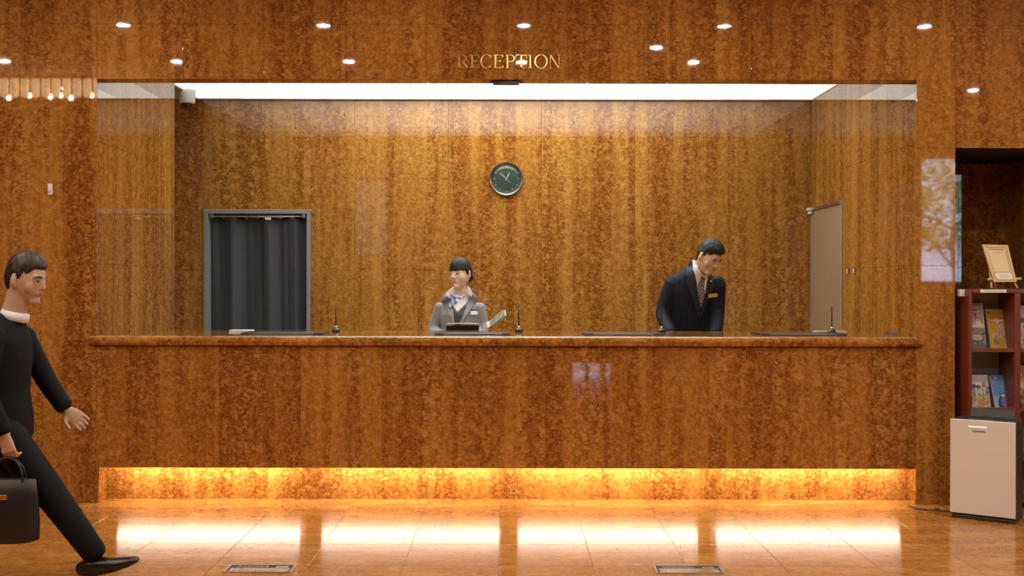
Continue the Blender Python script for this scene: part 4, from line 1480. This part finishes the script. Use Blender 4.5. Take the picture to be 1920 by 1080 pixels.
def hand(bm_, w_, d, nrm, curl, ts, k=1.0):
    w_, d, nrm = Vector(w_), Vector(d).normalized(), Vector(nrm)
    nrm = (nrm - d * nrm.dot(d)).normalized()
    side = d.cross(nrm)
    loft(bm_, [w_, w_ + d * 0.045 * k, w_ + d * 0.085 * k], [(0.025 * k, 0.018 * k), (0.039 * k, 0.015 * k), (0.041 * k, 0.012 * k)], side=side, n=16, capk=0.6)
    for o_, ln in zip((-0.033, -0.011, 0.011, 0.033), (0.060, 0.074, 0.070, 0.054) if ts < 0 else (0.054, 0.070, 0.074, 0.060)):
        p = w_ + d * 0.082 * k + side * (o_ * k)
        pts_, A_ = [p - d * 0.012 * k, p], curl * 0.35
        for f_ in (0.45, 0.30, 0.25):
            p = p + (d * math.cos(A_) + nrm * math.sin(A_)) * (ln * f_ * k)
            pts_.append(p)
            A_ += curl * 0.75
        loft(bm_, pts_, [0.0086 * k, 0.0084 * k, 0.0080 * k, 0.0074 * k, 0.0064 * k], side=side, n=10)
    b0 = w_ + d * 0.022 * k + side * (ts * 0.028 * k)
    d1_ = (d * 0.62 + side * ts * 0.62 + nrm * 0.35).normalized()
    d2_ = (d * 0.85 + side * ts * 0.15 + nrm * (0.45 + 0.3 * curl)).normalized()
    loft(bm_, [b0, b0 + d1_ * 0.036 * k, b0 + d1_ * 0.036 * k + d2_ * 0.030 * k, b0 + d1_ * 0.036 * k + d2_ * 0.052 * k], [0.0125 * k, 0.0105 * k, 0.0092 * k, 0.0072 * k], side=nrm, n=10)


def add_trunk(bm_, rings, side, grow=0.0):
    loft(bm_, [r[0] for r in rings], [(r[1] + grow, r[2] + grow) for r in rings], side=side, n=28, capk=0.5)


def add_limb(bm_, pts_, rad_, grow=0.0, side=(1, 0, 0)):
    """tapered limb with its bends rounded"""
    P_, R_ = [], []
    pts_ = [Vector(p) for p in pts_]
    for i in range(len(pts_) - 1):
        for q_ in (0, 0.25, 0.5, 0.75):
            P_.append(pts_[i].lerp(pts_[i + 1], q_))
            R_.append(rad_[i] + (rad_[i + 1] - rad_[i]) * q_ + grow)
    P_.append(pts_[-1])
    R_.append(rad_[-1] + grow)
    for _ in range(2):
        P_ = [P_[0]] + [(P_[i - 1] + P_[i] * 2 + P_[i + 1]) / 4 for i in range(1, len(P_) - 1)] + [P_[-1]]
    loft(bm_, P_, R_, side=side, n=18, capk=0.6)


def shoe(ankle, toe_dir, length, m_, parent, heel=0.0, tilt=0.0):
    a_ = Vector(ankle)
    d = Vector((toe_dir[0], toe_dir[1], 0)).normalized()
    s_ = Vector((-d.y, d.x, 0))
    bm_ = bmesh.new()
    z0 = 0.0
    Rt = Matrix.Rotation(tilt, 3, s_)
    base = Vector((a_.x, a_.y, 0)) - d * 0.055
    pts_ = [(0.0, 0.045 + heel, 0.030, 0.040), (0.06, 0.046 + heel, 0.034, 0.044), (0.13, 0.036 + heel * 0.4, 0.037, 0.034), (0.20, 0.027, 0.043, 0.025), (length - 0.01, 0.021, 0.030, 0.018)]
    loft(bm_, [base + Rt @ (d * t_ + Vector((0, 0, z))) for t_, z, rx, ry in pts_], [(rx, ry) for t_, z, rx, ry in pts_], side=s_, n=16, capk=0.7)
    if tilt == 0:
        for v in bm_.verts:
            v.co.z = max(v.co.z, 0.001)
    return bm_obj('shoe', bm_, m_, parent, True)


M_SKINW = mat('fair_skin', (0.78, 0.53, 0.41), 0.45)
M_SKINM = mat('tan_skin', (0.60, 0.36, 0.24), 0.45)
M_SKINP = mat('warm_skin', (0.56, 0.34, 0.23), 0.5)
M_HAIR = mat('black_hair', (0.010, 0.009, 0.011), 0.42, spec=0.35, noise=0.2, nscale=150)
M_HAIR2 = mat('dark_brown_hair', (0.022, 0.014, 0.010), 0.4, noise=0.2, nscale=150)
M_GREYSUIT = mat('mid_grey_suiting', (0.27, 0.28, 0.305), 0.75, noise=0.10, nscale=260, sheen=0.2)
M_GREYLAP = mat('grey_lapel_suiting', (0.30, 0.31, 0.335), 0.75, noise=0.10, nscale=260)
M_VEST = mat('charcoal_vest', (0.060, 0.062, 0.070), 0.75, noise=0.25, nscale=300)
M_SHIRT = mat('white_shirt', (0.80, 0.80, 0.84), 0.6)
M_NAVY = mat('dark_navy_suiting', (0.0075, 0.010, 0.022), 0.65, noise=0.1, nscale=260, spec=0.3)
M_NAVYLAP = mat('dark_navy_lapel', (0.010, 0.013, 0.027), 0.6, noise=0.1, nscale=260)
M_BLKSUIT = mat('black_suiting', (0.0055, 0.005, 0.0055), 0.75, noise=0.12, nscale=260, spec=0.2)
M_SHOE = mat('black_leather_shoe', (0.012, 0.011, 0.011), 0.25)
M_LIPW = mat('rose_lips', (0.58, 0.24, 0.20), 0.4)
M_LIPM = mat('natural_lips', (0.42, 0.20, 0.15), 0.45)


def stripes(name, c1_, c2_, scale, rot):
    m = bpy.data.materials.new(name)
    m.use_nodes = True
    nt = m.node_tree
    tc = nt.nodes.new('ShaderNodeTexCoord')
    mp = nt.nodes.new('ShaderNodeMapping')
    mp.inputs['Rotation'].default_value = rot
    wv = nt.nodes.new('ShaderNodeTexWave')
    wv.inputs['Scale'].default_value = scale
    rp = nt.nodes.new('ShaderNodeValToRGB')
    rp.color_ramp.elements[0].position, rp.color_ramp.elements[0].color = 0.35, (*c1_, 1)
    rp.color_ramp.elements[1].position, rp.color_ramp.elements[1].color = 0.55, (*c2_, 1)
    nt.links.new(tc.outputs['Object'], mp.inputs[0])
    nt.links.new(mp.outputs[0], wv.inputs[0])
    nt.links.new(wv.outputs['Fac'], rp.inputs[0])
    nt.links.new(rp.outputs[0], nt.nodes['Principled BSDF'].inputs['Base Color'])
    nt.nodes['Principled BSDF'].inputs['Roughness'].default_value = 0.4
    return m


M_TIE = stripes('striped_tie', (0.05, 0.055, 0.07), (0.34, 0.33, 0.34), 17.0, (0, math.radians(45), 0))
M_SCARF = stripes('blue_white_scarf', (0.09, 0.12, 0.50), (0.60, 0.65, 0.85), 11.0, (0, math.radians(30), math.radians(20)))

# ---------------- woman in grey behind the desk
WB = Vector((-0.348, 1.32, 0))
wo = empty('person', WB)
tag(wo, 'person in grey suit jacket and blue neck scarf looking aside at the desk', 'person', 'reception staff')
WR = Matrix.Rotation(math.radians(-6), 3, 'Z')
Wp = lambda x, y, z: WB + WR @ Vector((x, y, z))
WS = WR @ Vector((1, 0, 0))
w_rings = [(Wp(0, 0, 0.84), 0.150, 0.100), (Wp(0, 0, 0.90), 0.152, 0.100), (Wp(0, 0, 0.99), 0.118, 0.082), (Wp(0, -0.004, 1.08), 0.132, 0.094), (Wp(0, -0.006, 1.15), 0.146, 0.094),
           (Wp(0, 0.004, 1.205), 0.148, 0.072), (Wp(0, 0.008, 1.243), 0.120, 0.058), (Wp(0, 0.010, 1.278), 0.068, 0.048)]
w_armR = [Wp(-0.140, 0.008, 1.212), Wp(-0.208, 0.035, 1.03), Wp(-0.120, -0.13, 1.000)]
w_armL = [Wp(0.140, 0.008, 1.212), Wp(0.176, 0.035, 1.03), Wp(0.120, -0.14, 1.000)]
w_armr = [0.043, 0.037, 0.026]
WHC, WHK = Wp(0.008, -0.022, 1.4535), 1.0
WHR = Matrix.Rotation(math.radians(-33), 3, 'Z') @ Matrix.Rotation(math.radians(3), 3, 'X') @ Matrix.Rotation(math.radians(-2), 3, 'Y')
bm = bmesh.new()
add_trunk(bm, w_rings, WS, -0.012)
add_limb(bm, w_armR, w_armr)
add_limb(bm, w_armL, w_armr)
hand(bm, w_armR[-1], WR @ Vector((0.25, -0.9, -0.12)), (0.2, 0, -1), 0.35, 1, 0.92)
hand(bm, w_armL[-1], WR @ Vector((-0.25, -0.9, -0.12)), (-0.2, 0, -1), 0.35, -1, 0.92)
loft(bm, [Wp(0, 0.014, 1.24), Wp(0.002, 0.004, 1.31), Wp(0.006, -0.006, 1.40)], [0.052, 0.043, 0.046], n=20)
for s_ in (-1, 1):
    add_limb(bm, [Wp(0.075 * s_, 0, 0.86), Wp(0.072 * s_, -0.01, 0.46), Wp(0.070 * s_, 0.01, 0.09)], [0.082, 0.052, 0.034])
    loft(bm, [Wp(0.07 * s_, 0.03, 0.045), Wp(0.07 * s_, -0.14, 0.03)], [(0.03, 0.03), (0.034, 0.018)], n=14)
add_head(bm, WHC, WHR, WHK)
w_body = remeshed(bm, 0.0045, 3, 0.5)
bm = bmesh.new()
add_trunk(bm, w_rings, WS, 0.004)
add_limb(bm, [w_armR[0], w_armR[1], w_armR[1].lerp(w_armR[2], 0.92)], [0.046, 0.041, 0.036], 0.004)
add_limb(bm, [w_armL[0], w_armL[1], w_armL[1].lerp(w_armL[2], 0.92)], [0.046, 0.041, 0.036], 0.004)
w_jack = remeshed(bm, 0.006, 5, 0.5)
w_tree = bvh_of(w_jack, w_body)
mesh_obj('body', w_body, M_SKINW, wo)
mesh_obj('jacket', w_jack, M_GREYSUIT, wo)
bm = bmesh.new()
loft(bm, [Wp(0, 0, 0.92), Wp(0, 0, 0.80), Wp(0, 0, 0.55), Wp(0, 0, 0.46)], [(0.142, 0.10), (0.172, 0.118), (0.165, 0.115), (0.158, 0.112)], side=WS, n=28, capk=0.2)
bm_obj('skirt', bm, M_GREYSUIT, wo, True)
for s_ in (-1, 1):
    shoe(Wp(0.070 * s_, 0.01, 0.09), (0, -1), 0.225, M_SHOE, wo, 0.0)
hm = hair_mesh(WHC, WHR, WHK,
               lambda p: (0.026 + 0.10 * max(0, abs(p.x) - 0.052) * -6.0 if p.y < -0.035 else (0.026 - 0.034 * smooth01(p.y, -0.035, -0.012) if p.y < 0.0 else -0.008 - 0.072 * smooth01(p.y, 0.018, 0.045) + 0.034 * smooth01(p.y, -0.002, 0.008) * (1 - smooth01(p.y, 0.018, 0.030)))),
               lambda p: 0.0085 + 0.006 * smooth01(p.z, 0.03, 0.10) + 0.004 * smooth01(p.y, 0.0, 0.08))
Tw = lambda p: WHC + WHR @ Vector(p)
ell(hm, Tw((0, 0.098, -0.030)), (0.040, 0.030, 0.036), WHR, 20, 14)
bm_obj('hair', hm, M_HAIR, wo, True)
face_parts(wo, WHC, WHR, WHK, M_LIPW, M_HAIR2)
# shirt, vest, lapels, collar
garment_piece('vest', [(848, 577), (851.5, 579), (857.5, 587), (868, 577), (874, 572), (872, 582), (866, 600), (861, 609), (853, 609), (850, 592)], w_tree, 0.0045, 0.003, M_VEST, wo)
garment_piece('shirt', [(847, 547), (853, 552), (866, 556), (879, 546), (881, 552), (877, 566), (868, 576), (857.5, 586), (851, 577), (845, 562)], w_tree, 0.0075, 0.003, M_SHIRT, wo)
garment_piece('lapel', [(838, 548), (844, 560), (849, 577), (852.5, 607), (850, 607), (842, 592), (834, 575), (826, 565), (831, 560), (827, 557), (831, 551)], w_tree, 0.0095, 0.003, M_GREYLAP, wo)
garment_piece('lapel', [(883, 545), (889, 551), (895, 557), (891, 561), (895, 566), (884, 578), (866, 607), (861.5, 607), (868, 592), (876, 570), (881, 553)], w_tree, 0.0095, 0.003, M_GREYLAP, wo)
garment_piece('collar', [(850.5, 538), (853, 549), (846, 552), (838, 559), (834, 555), (838, 548), (845, 541)], w_tree, 0.0135, 0.003, M_SHIRT, wo)
garment_piece('collar', [(877, 536), (881, 540), (886, 549), (884.5, 557.5), (879, 553), (872, 549), (874, 543)], w_tree, 0.0135, 0.003, M_SHIRT, wo)
sc_ = empty('neck_scarf', (0, 0, 0))
sc_.parent = wo
sc_.location = wm(wo).inverted() @ on_surface(w_tree, 846, 560, 0.02)
kn = on_surface(w_tree, 847, 559, 0.026)
for tx, ty, r0, r1 in ((832, 567, 0.010, 0.022), (838, 557, 0.010, 0.018), (846, 576, 0.010, 0.020), (856, 567, 0.010, 0.018)):
    tip = on_surface(w_tree, tx, ty, 0.026)
    bm = bmesh.new()
    d_ = tip - kn
    loft(bm, [kn, kn + d_ * 0.35, kn + d_ * 0.8, tip], [(r0, 0.008), (r0 * 1.3, 0.009), (r1, 0.008), (r1 * 0.75, 0.004)], side=(d_.z, 0, -d_.x), n=14, capk=0.4)
    bm_obj('scarf_loop', bm, M_SCARF, sc_, True)
bm = bmesh.new()
ell(bm, kn, (0.012, 0.009, 0.012), None, 14, 10)
bm_obj('knot', bm, M_SCARF, sc_, True)
bm = bmesh.new()
loft(bm, [on_surface(w_tree, x, y, 0.010) for x, y in ((849, 553), (856, 558), (866, 560), (874, 555))], [(0.008, 0.005)] * 4, side=(0, 0, 1), n=10)
bm_obj('scarf_band', bm, M_SCARF, sc_, True)


def badge(name, x0, x1, y0, y1, tree, m_, parent, tilt=0.0, th_=0.004, off=0.012):
    cx_, cy_ = (x0 + x1) / 2, (y0 + y1) / 2
    pc_ = on_surface(tree, cx_, cy_, off)
    e_ = on_surface(tree, x1 + 3, cy_, off) - on_surface(tree, x0 - 3, cy_, off)
    f_ = on_surface(tree, cx_, y0 - 3, off) - on_surface(tree, cx_, y1 + 3, off)
    e_.normalize()
    n_ = f_.cross(e_).normalized()
    if n_.y < 0:
        n_ = -n_
    u_ = (Vector((0, 0, 1)) - n_ * n_.z).normalized()
    e_ = n_.cross(u_)
    if e_.x < 0:
        e_ = -e_
    Mr = Matrix((e_, n_, u_)).transposed().to_4x4()
    k_ = (pc_.y + DIST) / F
    hw, hh = (x1 - x0) / 2 * k_, (y1 - y0) / 2 * k_
    return box_obj(name, (-hw, hw, -th_ / 2, th_ / 2, -hh, hh), m_, parent, 0.0012, M=Matrix.Translation(pc_) @ Mr @ Matrix.Rotation(tilt, 4, 'Y'))


bw = badge('name_badge', 882, 896, 583, 590.5, w_tree, M_WHITE, wo)
badge('badge_clip', 882, 896, 580.5, 583, w_tree, M_BLACK, wo)
badge('lapel_pin', 880.5, 884, 564.5, 567, w_tree, M_CHROME, wo)

# ---------------- man in navy bowing over the desk
MB_ = Vector((1.37, 1.48, 0))
mo = empty('person', MB_)
tag(mo, 'person in dark navy suit and striped tie bowing over the desk', 'person', 'reception staff')
V = Vector
m_rings = [(V((1.37, 1.50, 0.82)), 0.175, 0.118), (V((1.37, 1.50, 0.92)), 0.175, 0.118), (V((1.368, 1.47, 1.06)), 0.172, 0.118), (V((1.370, 1.39, 1.24)), 0.184, 0.125), (V((1.384, 1.325, 1.36)), 0.182, 0.112),
           (V((1.392, 1.285, 1.43)), 0.150, 0.088), (V((1.398, 1.255, 1.48)), 0.085, 0.066)]
m_armR = [V((1.236, 1.305, 1.395)), V((1.150, 1.36, 1.165)), V((1.205, 1.17, 1.015))]
m_armL = [V((1.560, 1.275, 1.385)), V((1.572, 1.34, 1.165)), V((1.525, 1.15, 1.015))]
MHC, MHK = V((1.463, 1.105, 1.578)), 1.04
MHR = Matrix.Rotation(math.radians(38), 3, 'Z') @ Matrix.Rotation(math.radians(32), 3, 'X') @ Matrix.Rotation(math.radians(4), 3, 'Y')
bm = bmesh.new()
add_trunk(bm, m_rings, (1, 0, 0), -0.012)
add_limb(bm, m_armR, [0.050, 0.044, 0.031])
add_limb(bm, m_armL, [0.050, 0.044, 0.031])
hand(bm, m_armR[-1], V((0.15, -0.85, -0.30)), (0.2, 0, -1), 0.35, 1)
hand(bm, m_armL[-1], V((-0.15, -0.85, -0.30)), (-0.2, 0, -1), 0.35, -1)
loft(bm, [V((1.398, 1.28, 1.43)), V((1.425, 1.20, 1.50)), V((1.452, 1.125, 1.565))], [0.064, 0.056, 0.056], n=20)
for s_ in (-1, 1):
    add_limb(bm, [V((1.362 + 0.085 * s_, 1.50, 0.88)), V((1.362 + 0.085 * s_, 1.49, 0.48)), V((1.362 + 0.085 * s_, 1.50, 0.09))], [0.092, 0.060, 0.040])
    loft(bm, [V((1.362 + 0.085 * s_, 1.52, 0.045)), V((1.362 + 0.085 * s_, 1.33, 0.03))], [(0.034, 0.034), (0.038, 0.018)], n=14)
add_head(bm, MHC, MHR, MHK, True)
m_body = remeshed(bm, 0.0045, 3, 0.5)
bm = bmesh.new()
add_trunk(bm, m_rings, (1, 0, 0), 0.005)
ell(bm, V((1.245, 1.31, 1.405)), (0.062, 0.058, 0.050))
ell(bm, V((1.552, 1.28, 1.395)), (0.062, 0.058, 0.050))
add_limb(bm, [m_armR[0], m_armR[1], m_armR[1].lerp(m_armR[2], 0.92)], [0.058, 0.050, 0.042], 0.004)
add_limb(bm, [m_armL[0], m_armL[1], m_armL[1].lerp(m_armL[2], 0.92)], [0.058, 0.050, 0.042], 0.004)
m_jack = remeshed(bm, 0.006, 5, 0.5)
m_tree = bvh_of(m_jack, m_body)
mesh_obj('body', m_body, M_SKINM, mo)
mesh_obj('jacket', m_jack, M_NAVY, mo)
for s_ in (-1, 1):
    bm = bmesh.new()
    add_limb(bm, [V((1.362 + 0.085 * s_, 1.50, 0.88)), V((1.362 + 0.085 * s_, 1.49, 0.48)), V((1.362 + 0.085 * s_, 1.50, 0.085))], [0.098, 0.078, 0.066])
    bm_obj('trouser_leg', bm, M_NAVY, mo, True)
    shoe(V((1.362 + 0.085 * s_, 1.50, 0.09)), (0, -1), 0.265, M_SHOE, mo)
hm = hair_mesh(MHC, MHR, MHK,
               lambda p: (0.060 - 0.028 * smooth01(abs(p.x), 0.035, 0.062) if p.y < -0.03 else (0.044 - 0.040 * smooth01(p.y, -0.03, -0.012) if p.y < -0.004 else 0.004 + 0.022 * (1 - smooth01(p.y, 0.018, 0.032)) * smooth01(p.y, -0.004, 0.004) - 0.062 * smooth01(p.y, 0.024, 0.05))),
               lambda p: 0.007 + 0.017 * smooth01(p.z, 0.03, 0.10) + 0.008 * smooth01(-p.y, 0.0, 0.07) * smooth01(p.z, 0.05, 0.08) + 0.0012 * math.sin(p.x * 240) * math.sin(p.y * 190))
bm_obj('hair', hm, M_HAIR, mo, True)
face_parts(mo, MHC, MHR, MHK, M_LIPM, M_HAIR2, True, 0.75)
garment_piece('shirt', [(1297.5, 489), (1302, 488), (1309, 503), (1318, 514), (1327, 516), (1325, 532), (1321, 556), (1314.5, 578), (1309, 552), (1304.5, 524), (1299, 502)], m_tree, 0.006, 0.003, M_SHIRT, mo)
garment_piece('tie', [(1314, 519), (1321, 517), (1322.5, 523), (1319.5, 528), (1322, 552), (1315, 577), (1310, 552), (1308, 534), (1313, 526)], m_tree, 0.011, 0.003, M_TIE, mo)
garment_piece('collar', [(1297, 487), (1302.5, 487), (1309, 501), (1317.5, 514), (1314, 521), (1308.5, 530), (1303, 512)], m_tree, 0.014, 0.003, M_SHIRT, mo)
garment_piece('collar', [(1319, 515), (1327, 515.5), (1327, 524), (1324, 532), (1321, 522)], m_tree, 0.014, 0.003, M_SHIRT, mo)
garment_piece('lapel', [(1295.5, 487), (1299.5, 502), (1305, 526), (1310, 556), (1314, 594), (1311, 594), (1303, 572), (1293, 545), (1286, 528), (1290, 522), (1284, 515), (1289, 497)], m_tree, 0.014, 0.003, M_NAVYLAP, mo)
garment_piece('lapel', [(1327.5, 517), (1337, 516), (1342, 523), (1337, 527), (1341, 534), (1330, 558), (1316, 594), (1313, 594), (1319, 566), (1324, 541)], m_tree, 0.012, 0.003, M_NAVYLAP, mo)
badge('name_badge', 1328.5, 1345, 549.5, 557, m_tree, mat('gold_badge', (0.80, 0.50, 0.16), 0.3, 0.4), mo, math.radians(-8), off=0.022)
badge('lapel_pin', 1331, 1335, 525, 528, m_tree, M_CHROME, mo, off=0.019)

# ---------------- person walking past the counter
PB = V((-2.36, -1.78, 0))
po = empty('person', PB)
tag(po, 'person in black suit striding past the counter with a black bag', 'person')
Y0 = -1.78
p_rings = [(V((-2.362, Y0, 0.66)), 0.152, 0.112), (V((-2.362, Y0, 0.74)), 0.152, 0.112), (V((-2.372, Y0, 0.87)), 0.140, 0.104), (V((-2.374, Y0, 1.02)), 0.166, 0.116), (V((-2.362, Y0, 1.115)), 0.168, 0.098),
           (V((-2.350, Y0, 1.172)), 0.128, 0.074), (V((-2.338, Y0, 1.212)), 0.072, 0.056)]
p_far = [V((-2.352, Y0 + 0.165, 1.125)), V((-2.255, Y0 + 0.20, 0.905)), V((-2.150, Y0 + 0.19, 0.760))]
p_near = [V((-2.352, Y0 - 0.165, 1.125)), V((-2.365, Y0 - 0.225, 0.890)), V((-2.272, Y0 - 0.215, 0.690))]
PHC, PHK = V((-2.268, Y0, 1.392)), 1.04
PHR = Matrix.Rotation(math.radians(78), 3, 'Z') @ Matrix.Rotation(math.radians(10), 3, 'X')
n_leg = [V((-2.355, Y0 - 0.085, 0.70)), V((-2.116, Y0 - 0.085, 0.402)), V((-1.905, Y0 - 0.080, 0.112))]
f_leg = [V((-2.365, Y0 + 0.085, 0.70)), V((-2.400, Y0 + 0.085, 0.362)), V((-2.640, Y0 + 0.085, 0.140))]
bm = bmesh.new()
add_trunk(bm, p_rings, (0, 1, 0), -0.012)
add_limb(bm, p_far, [0.045, 0.039, 0.027])
add_limb(bm, p_near, [0.045, 0.039, 0.027])
hand(bm, p_far[-1], V((0.55, 0.02, -0.45)), (0.3, -1, 0.1), 0.55, 1, 0.95)
hand(bm, p_near[-1], V((0.25, 0.02, -1)), (0.3, 1, 0.05), 1.15, -1, 0.95)
loft(bm, [V((-2.342, Y0, 1.17)), V((-2.318, Y0, 1.26)), V((-2.288, Y0, 1.35))], [0.062, 0.055, 0.056], n=20)
add_limb(bm, n_leg, [0.082, 0.052, 0.036])
add_limb(bm, f_leg, [0.082, 0.052, 0.036])
loft(bm, [n_leg[2] + V((-0.03, 0, -0.055)), n_leg[2] + V((0.13, 0, -0.035))], [0.032, 0.024], side=(0, 1, 0), n=12)
loft(bm, [f_leg[2] + V((-0.01, 0, -0.04)), f_leg[2] + V((0.10, 0, -0.10))], [0.030, 0.020], side=(0, 1, 0), n=12)
add_head(bm, PHC, PHR, PHK, True)
p_body = remeshed(bm, 0.0045, 3, 0.5)
mesh_obj('body', p_body, M_SKINP, po)
bm = bmesh.new()
add_trunk(bm, p_rings, (0, 1, 0), 0.006)
for s_ in (-1, 1):
    ell(bm, V((-2.352, Y0 + 0.155 * s_, 1.125)), (0.056, 0.056, 0.050))
add_limb(bm, [p_far[0], p_far[1], p_far[1].lerp(p_far[2], 0.92)], [0.052, 0.046, 0.038], 0.004)
add_limb(bm, [p_near[0], p_near[1], p_near[1].lerp(p_near[2], 0.92)], [0.052, 0.046, 0.038], 0.004)
p_jack = remeshed(bm, 0.006, 5, 0.5)
p_tree = bvh_of(p_jack, p_body)
mesh_obj('jacket', p_jack, M_BLKSUIT, po)
for lg in (n_leg, f_leg):
    bm = bmesh.new()
    add_limb(bm, [lg[0], lg[1], lg[1].lerp(lg[2], 0.97)], [0.094, 0.072, 0.056])
    bm_obj('trouser_leg', bm, M_BLKSUIT, po, True)
bm = bmesh.new()
a_ = n_leg[2]
loft(bm, [a_ + V((-0.060, 0, -0.062)), a_ + V((0.0, 0, -0.050)), a_ + V((0.08, 0, -0.045)), a_ + V((0.15, 0, -0.030)), a_ + V((0.185, 0, -0.020))], [(0.034, 0.036), (0.038, 0.046), (0.040, 0.034), (0.042, 0.024), (0.028, 0.016)], side=(0, 1, 0), n=16)
bm_obj('shoe', bm, M_SHOE, po, True)
bm = bmesh.new()
a_ = f_leg[2]
loft(bm, [a_ + V((-0.075, 0, -0.005)), a_ + V((-0.02, 0, -0.035)), a_ + V((0.05, 0, -0.080)), a_ + V((0.11, 0, -0.112))], [(0.034, 0.034), (0.038, 0.042), (0.042, 0.030), (0.034, 0.022)], side=(0, 1, 0), n=16)
bm_obj('shoe', bm, M_SHOE, po, True)
hm = hair_mesh(PHC, PHR, PHK,
               lambda p: (0.058 - 0.026 * smooth01(abs(p.x), 0.035, 0.062) if p.y < -0.03 else (0.044 - 0.040 * smooth01(p.y, -0.03, -0.012) if p.y < -0.004 else 0.004 + 0.022 * (1 - smooth01(p.y, 0.018, 0.032)) * smooth01(p.y, -0.004, 0.004) - 0.070 * smooth01(p.y, 0.024, 0.05))),
               lambda p: 0.008 + 0.012 * smooth01(p.z, 0.03, 0.10) + 0.0020 * math.sin(p.x * 230) * math.sin(p.y * 180))
bm_obj('hair', hm, M_HAIR2, po, True)
face_parts(po, PHC, PHR, PHK, M_LIPM, M_HAIR2, True)
bm = bmesh.new()
cn = V((-2.318, Y0, 1.235))
loft(bm, [cn + V((-0.006, 0, -0.028)), cn + V((0.004, 0, 0.006))], [(0.074, 0.068), (0.066, 0.063)], side=(0, 1, 0), n=24, capk=0.1)
bm_obj('collar', bm, M_SHIRT, po, True)

# bag in the walker's hand
hb = p_near[-1] + V((0.025, 0.012, -0.105))
bg = empty('handbag', (hb.x, hb.y, 0.24))
tag(bg, 'black leather handbag hanging from the hand of the walking person', 'bag')
M_BAG = mat('black_bag_leather', (0.014, 0.012, 0.012), 0.38, noise=0.15, nscale=120)
bm = bmesh.new()
loft(bm, [V((hb.x - 0.02, hb.y, 0.215)), V((hb.x - 0.02, hb.y, 0.30)), V((hb.x - 0.015, hb.y, 0.42)), V((hb.x - 0.015, hb.y, 0.485))], [(0.150, 0.062), (0.150, 0.060), (0.138, 0.045), (0.128, 0.024)], n=28, capk=0.35)
bm_obj('bag_body', bm, M_BAG, bg, True)
for s_ in (-0.022, 0.022):
    bm = bmesh.new()
    loft(bm, [V((hb.x - 0.015 + 0.075 * math.cos(a), hb.y + s_ * (1 - math.sin(a) * 0.75), 0.478 + (hb.z - 0.478) * math.sin(a))) for a in [PI * q_ / 12 for q_ in range(13)]], [0.0055] * 13, side=(0, 1, 0), n=8)
    bm_obj('bag_handle', bm, M_BAG, bg, True)
box_obj('clasp', (hb.x - 0.035, hb.x + 0.005, hb.y - 0.054, hb.y - 0.046, 0.40, 0.425), M_BRASS, bg, 0.003)
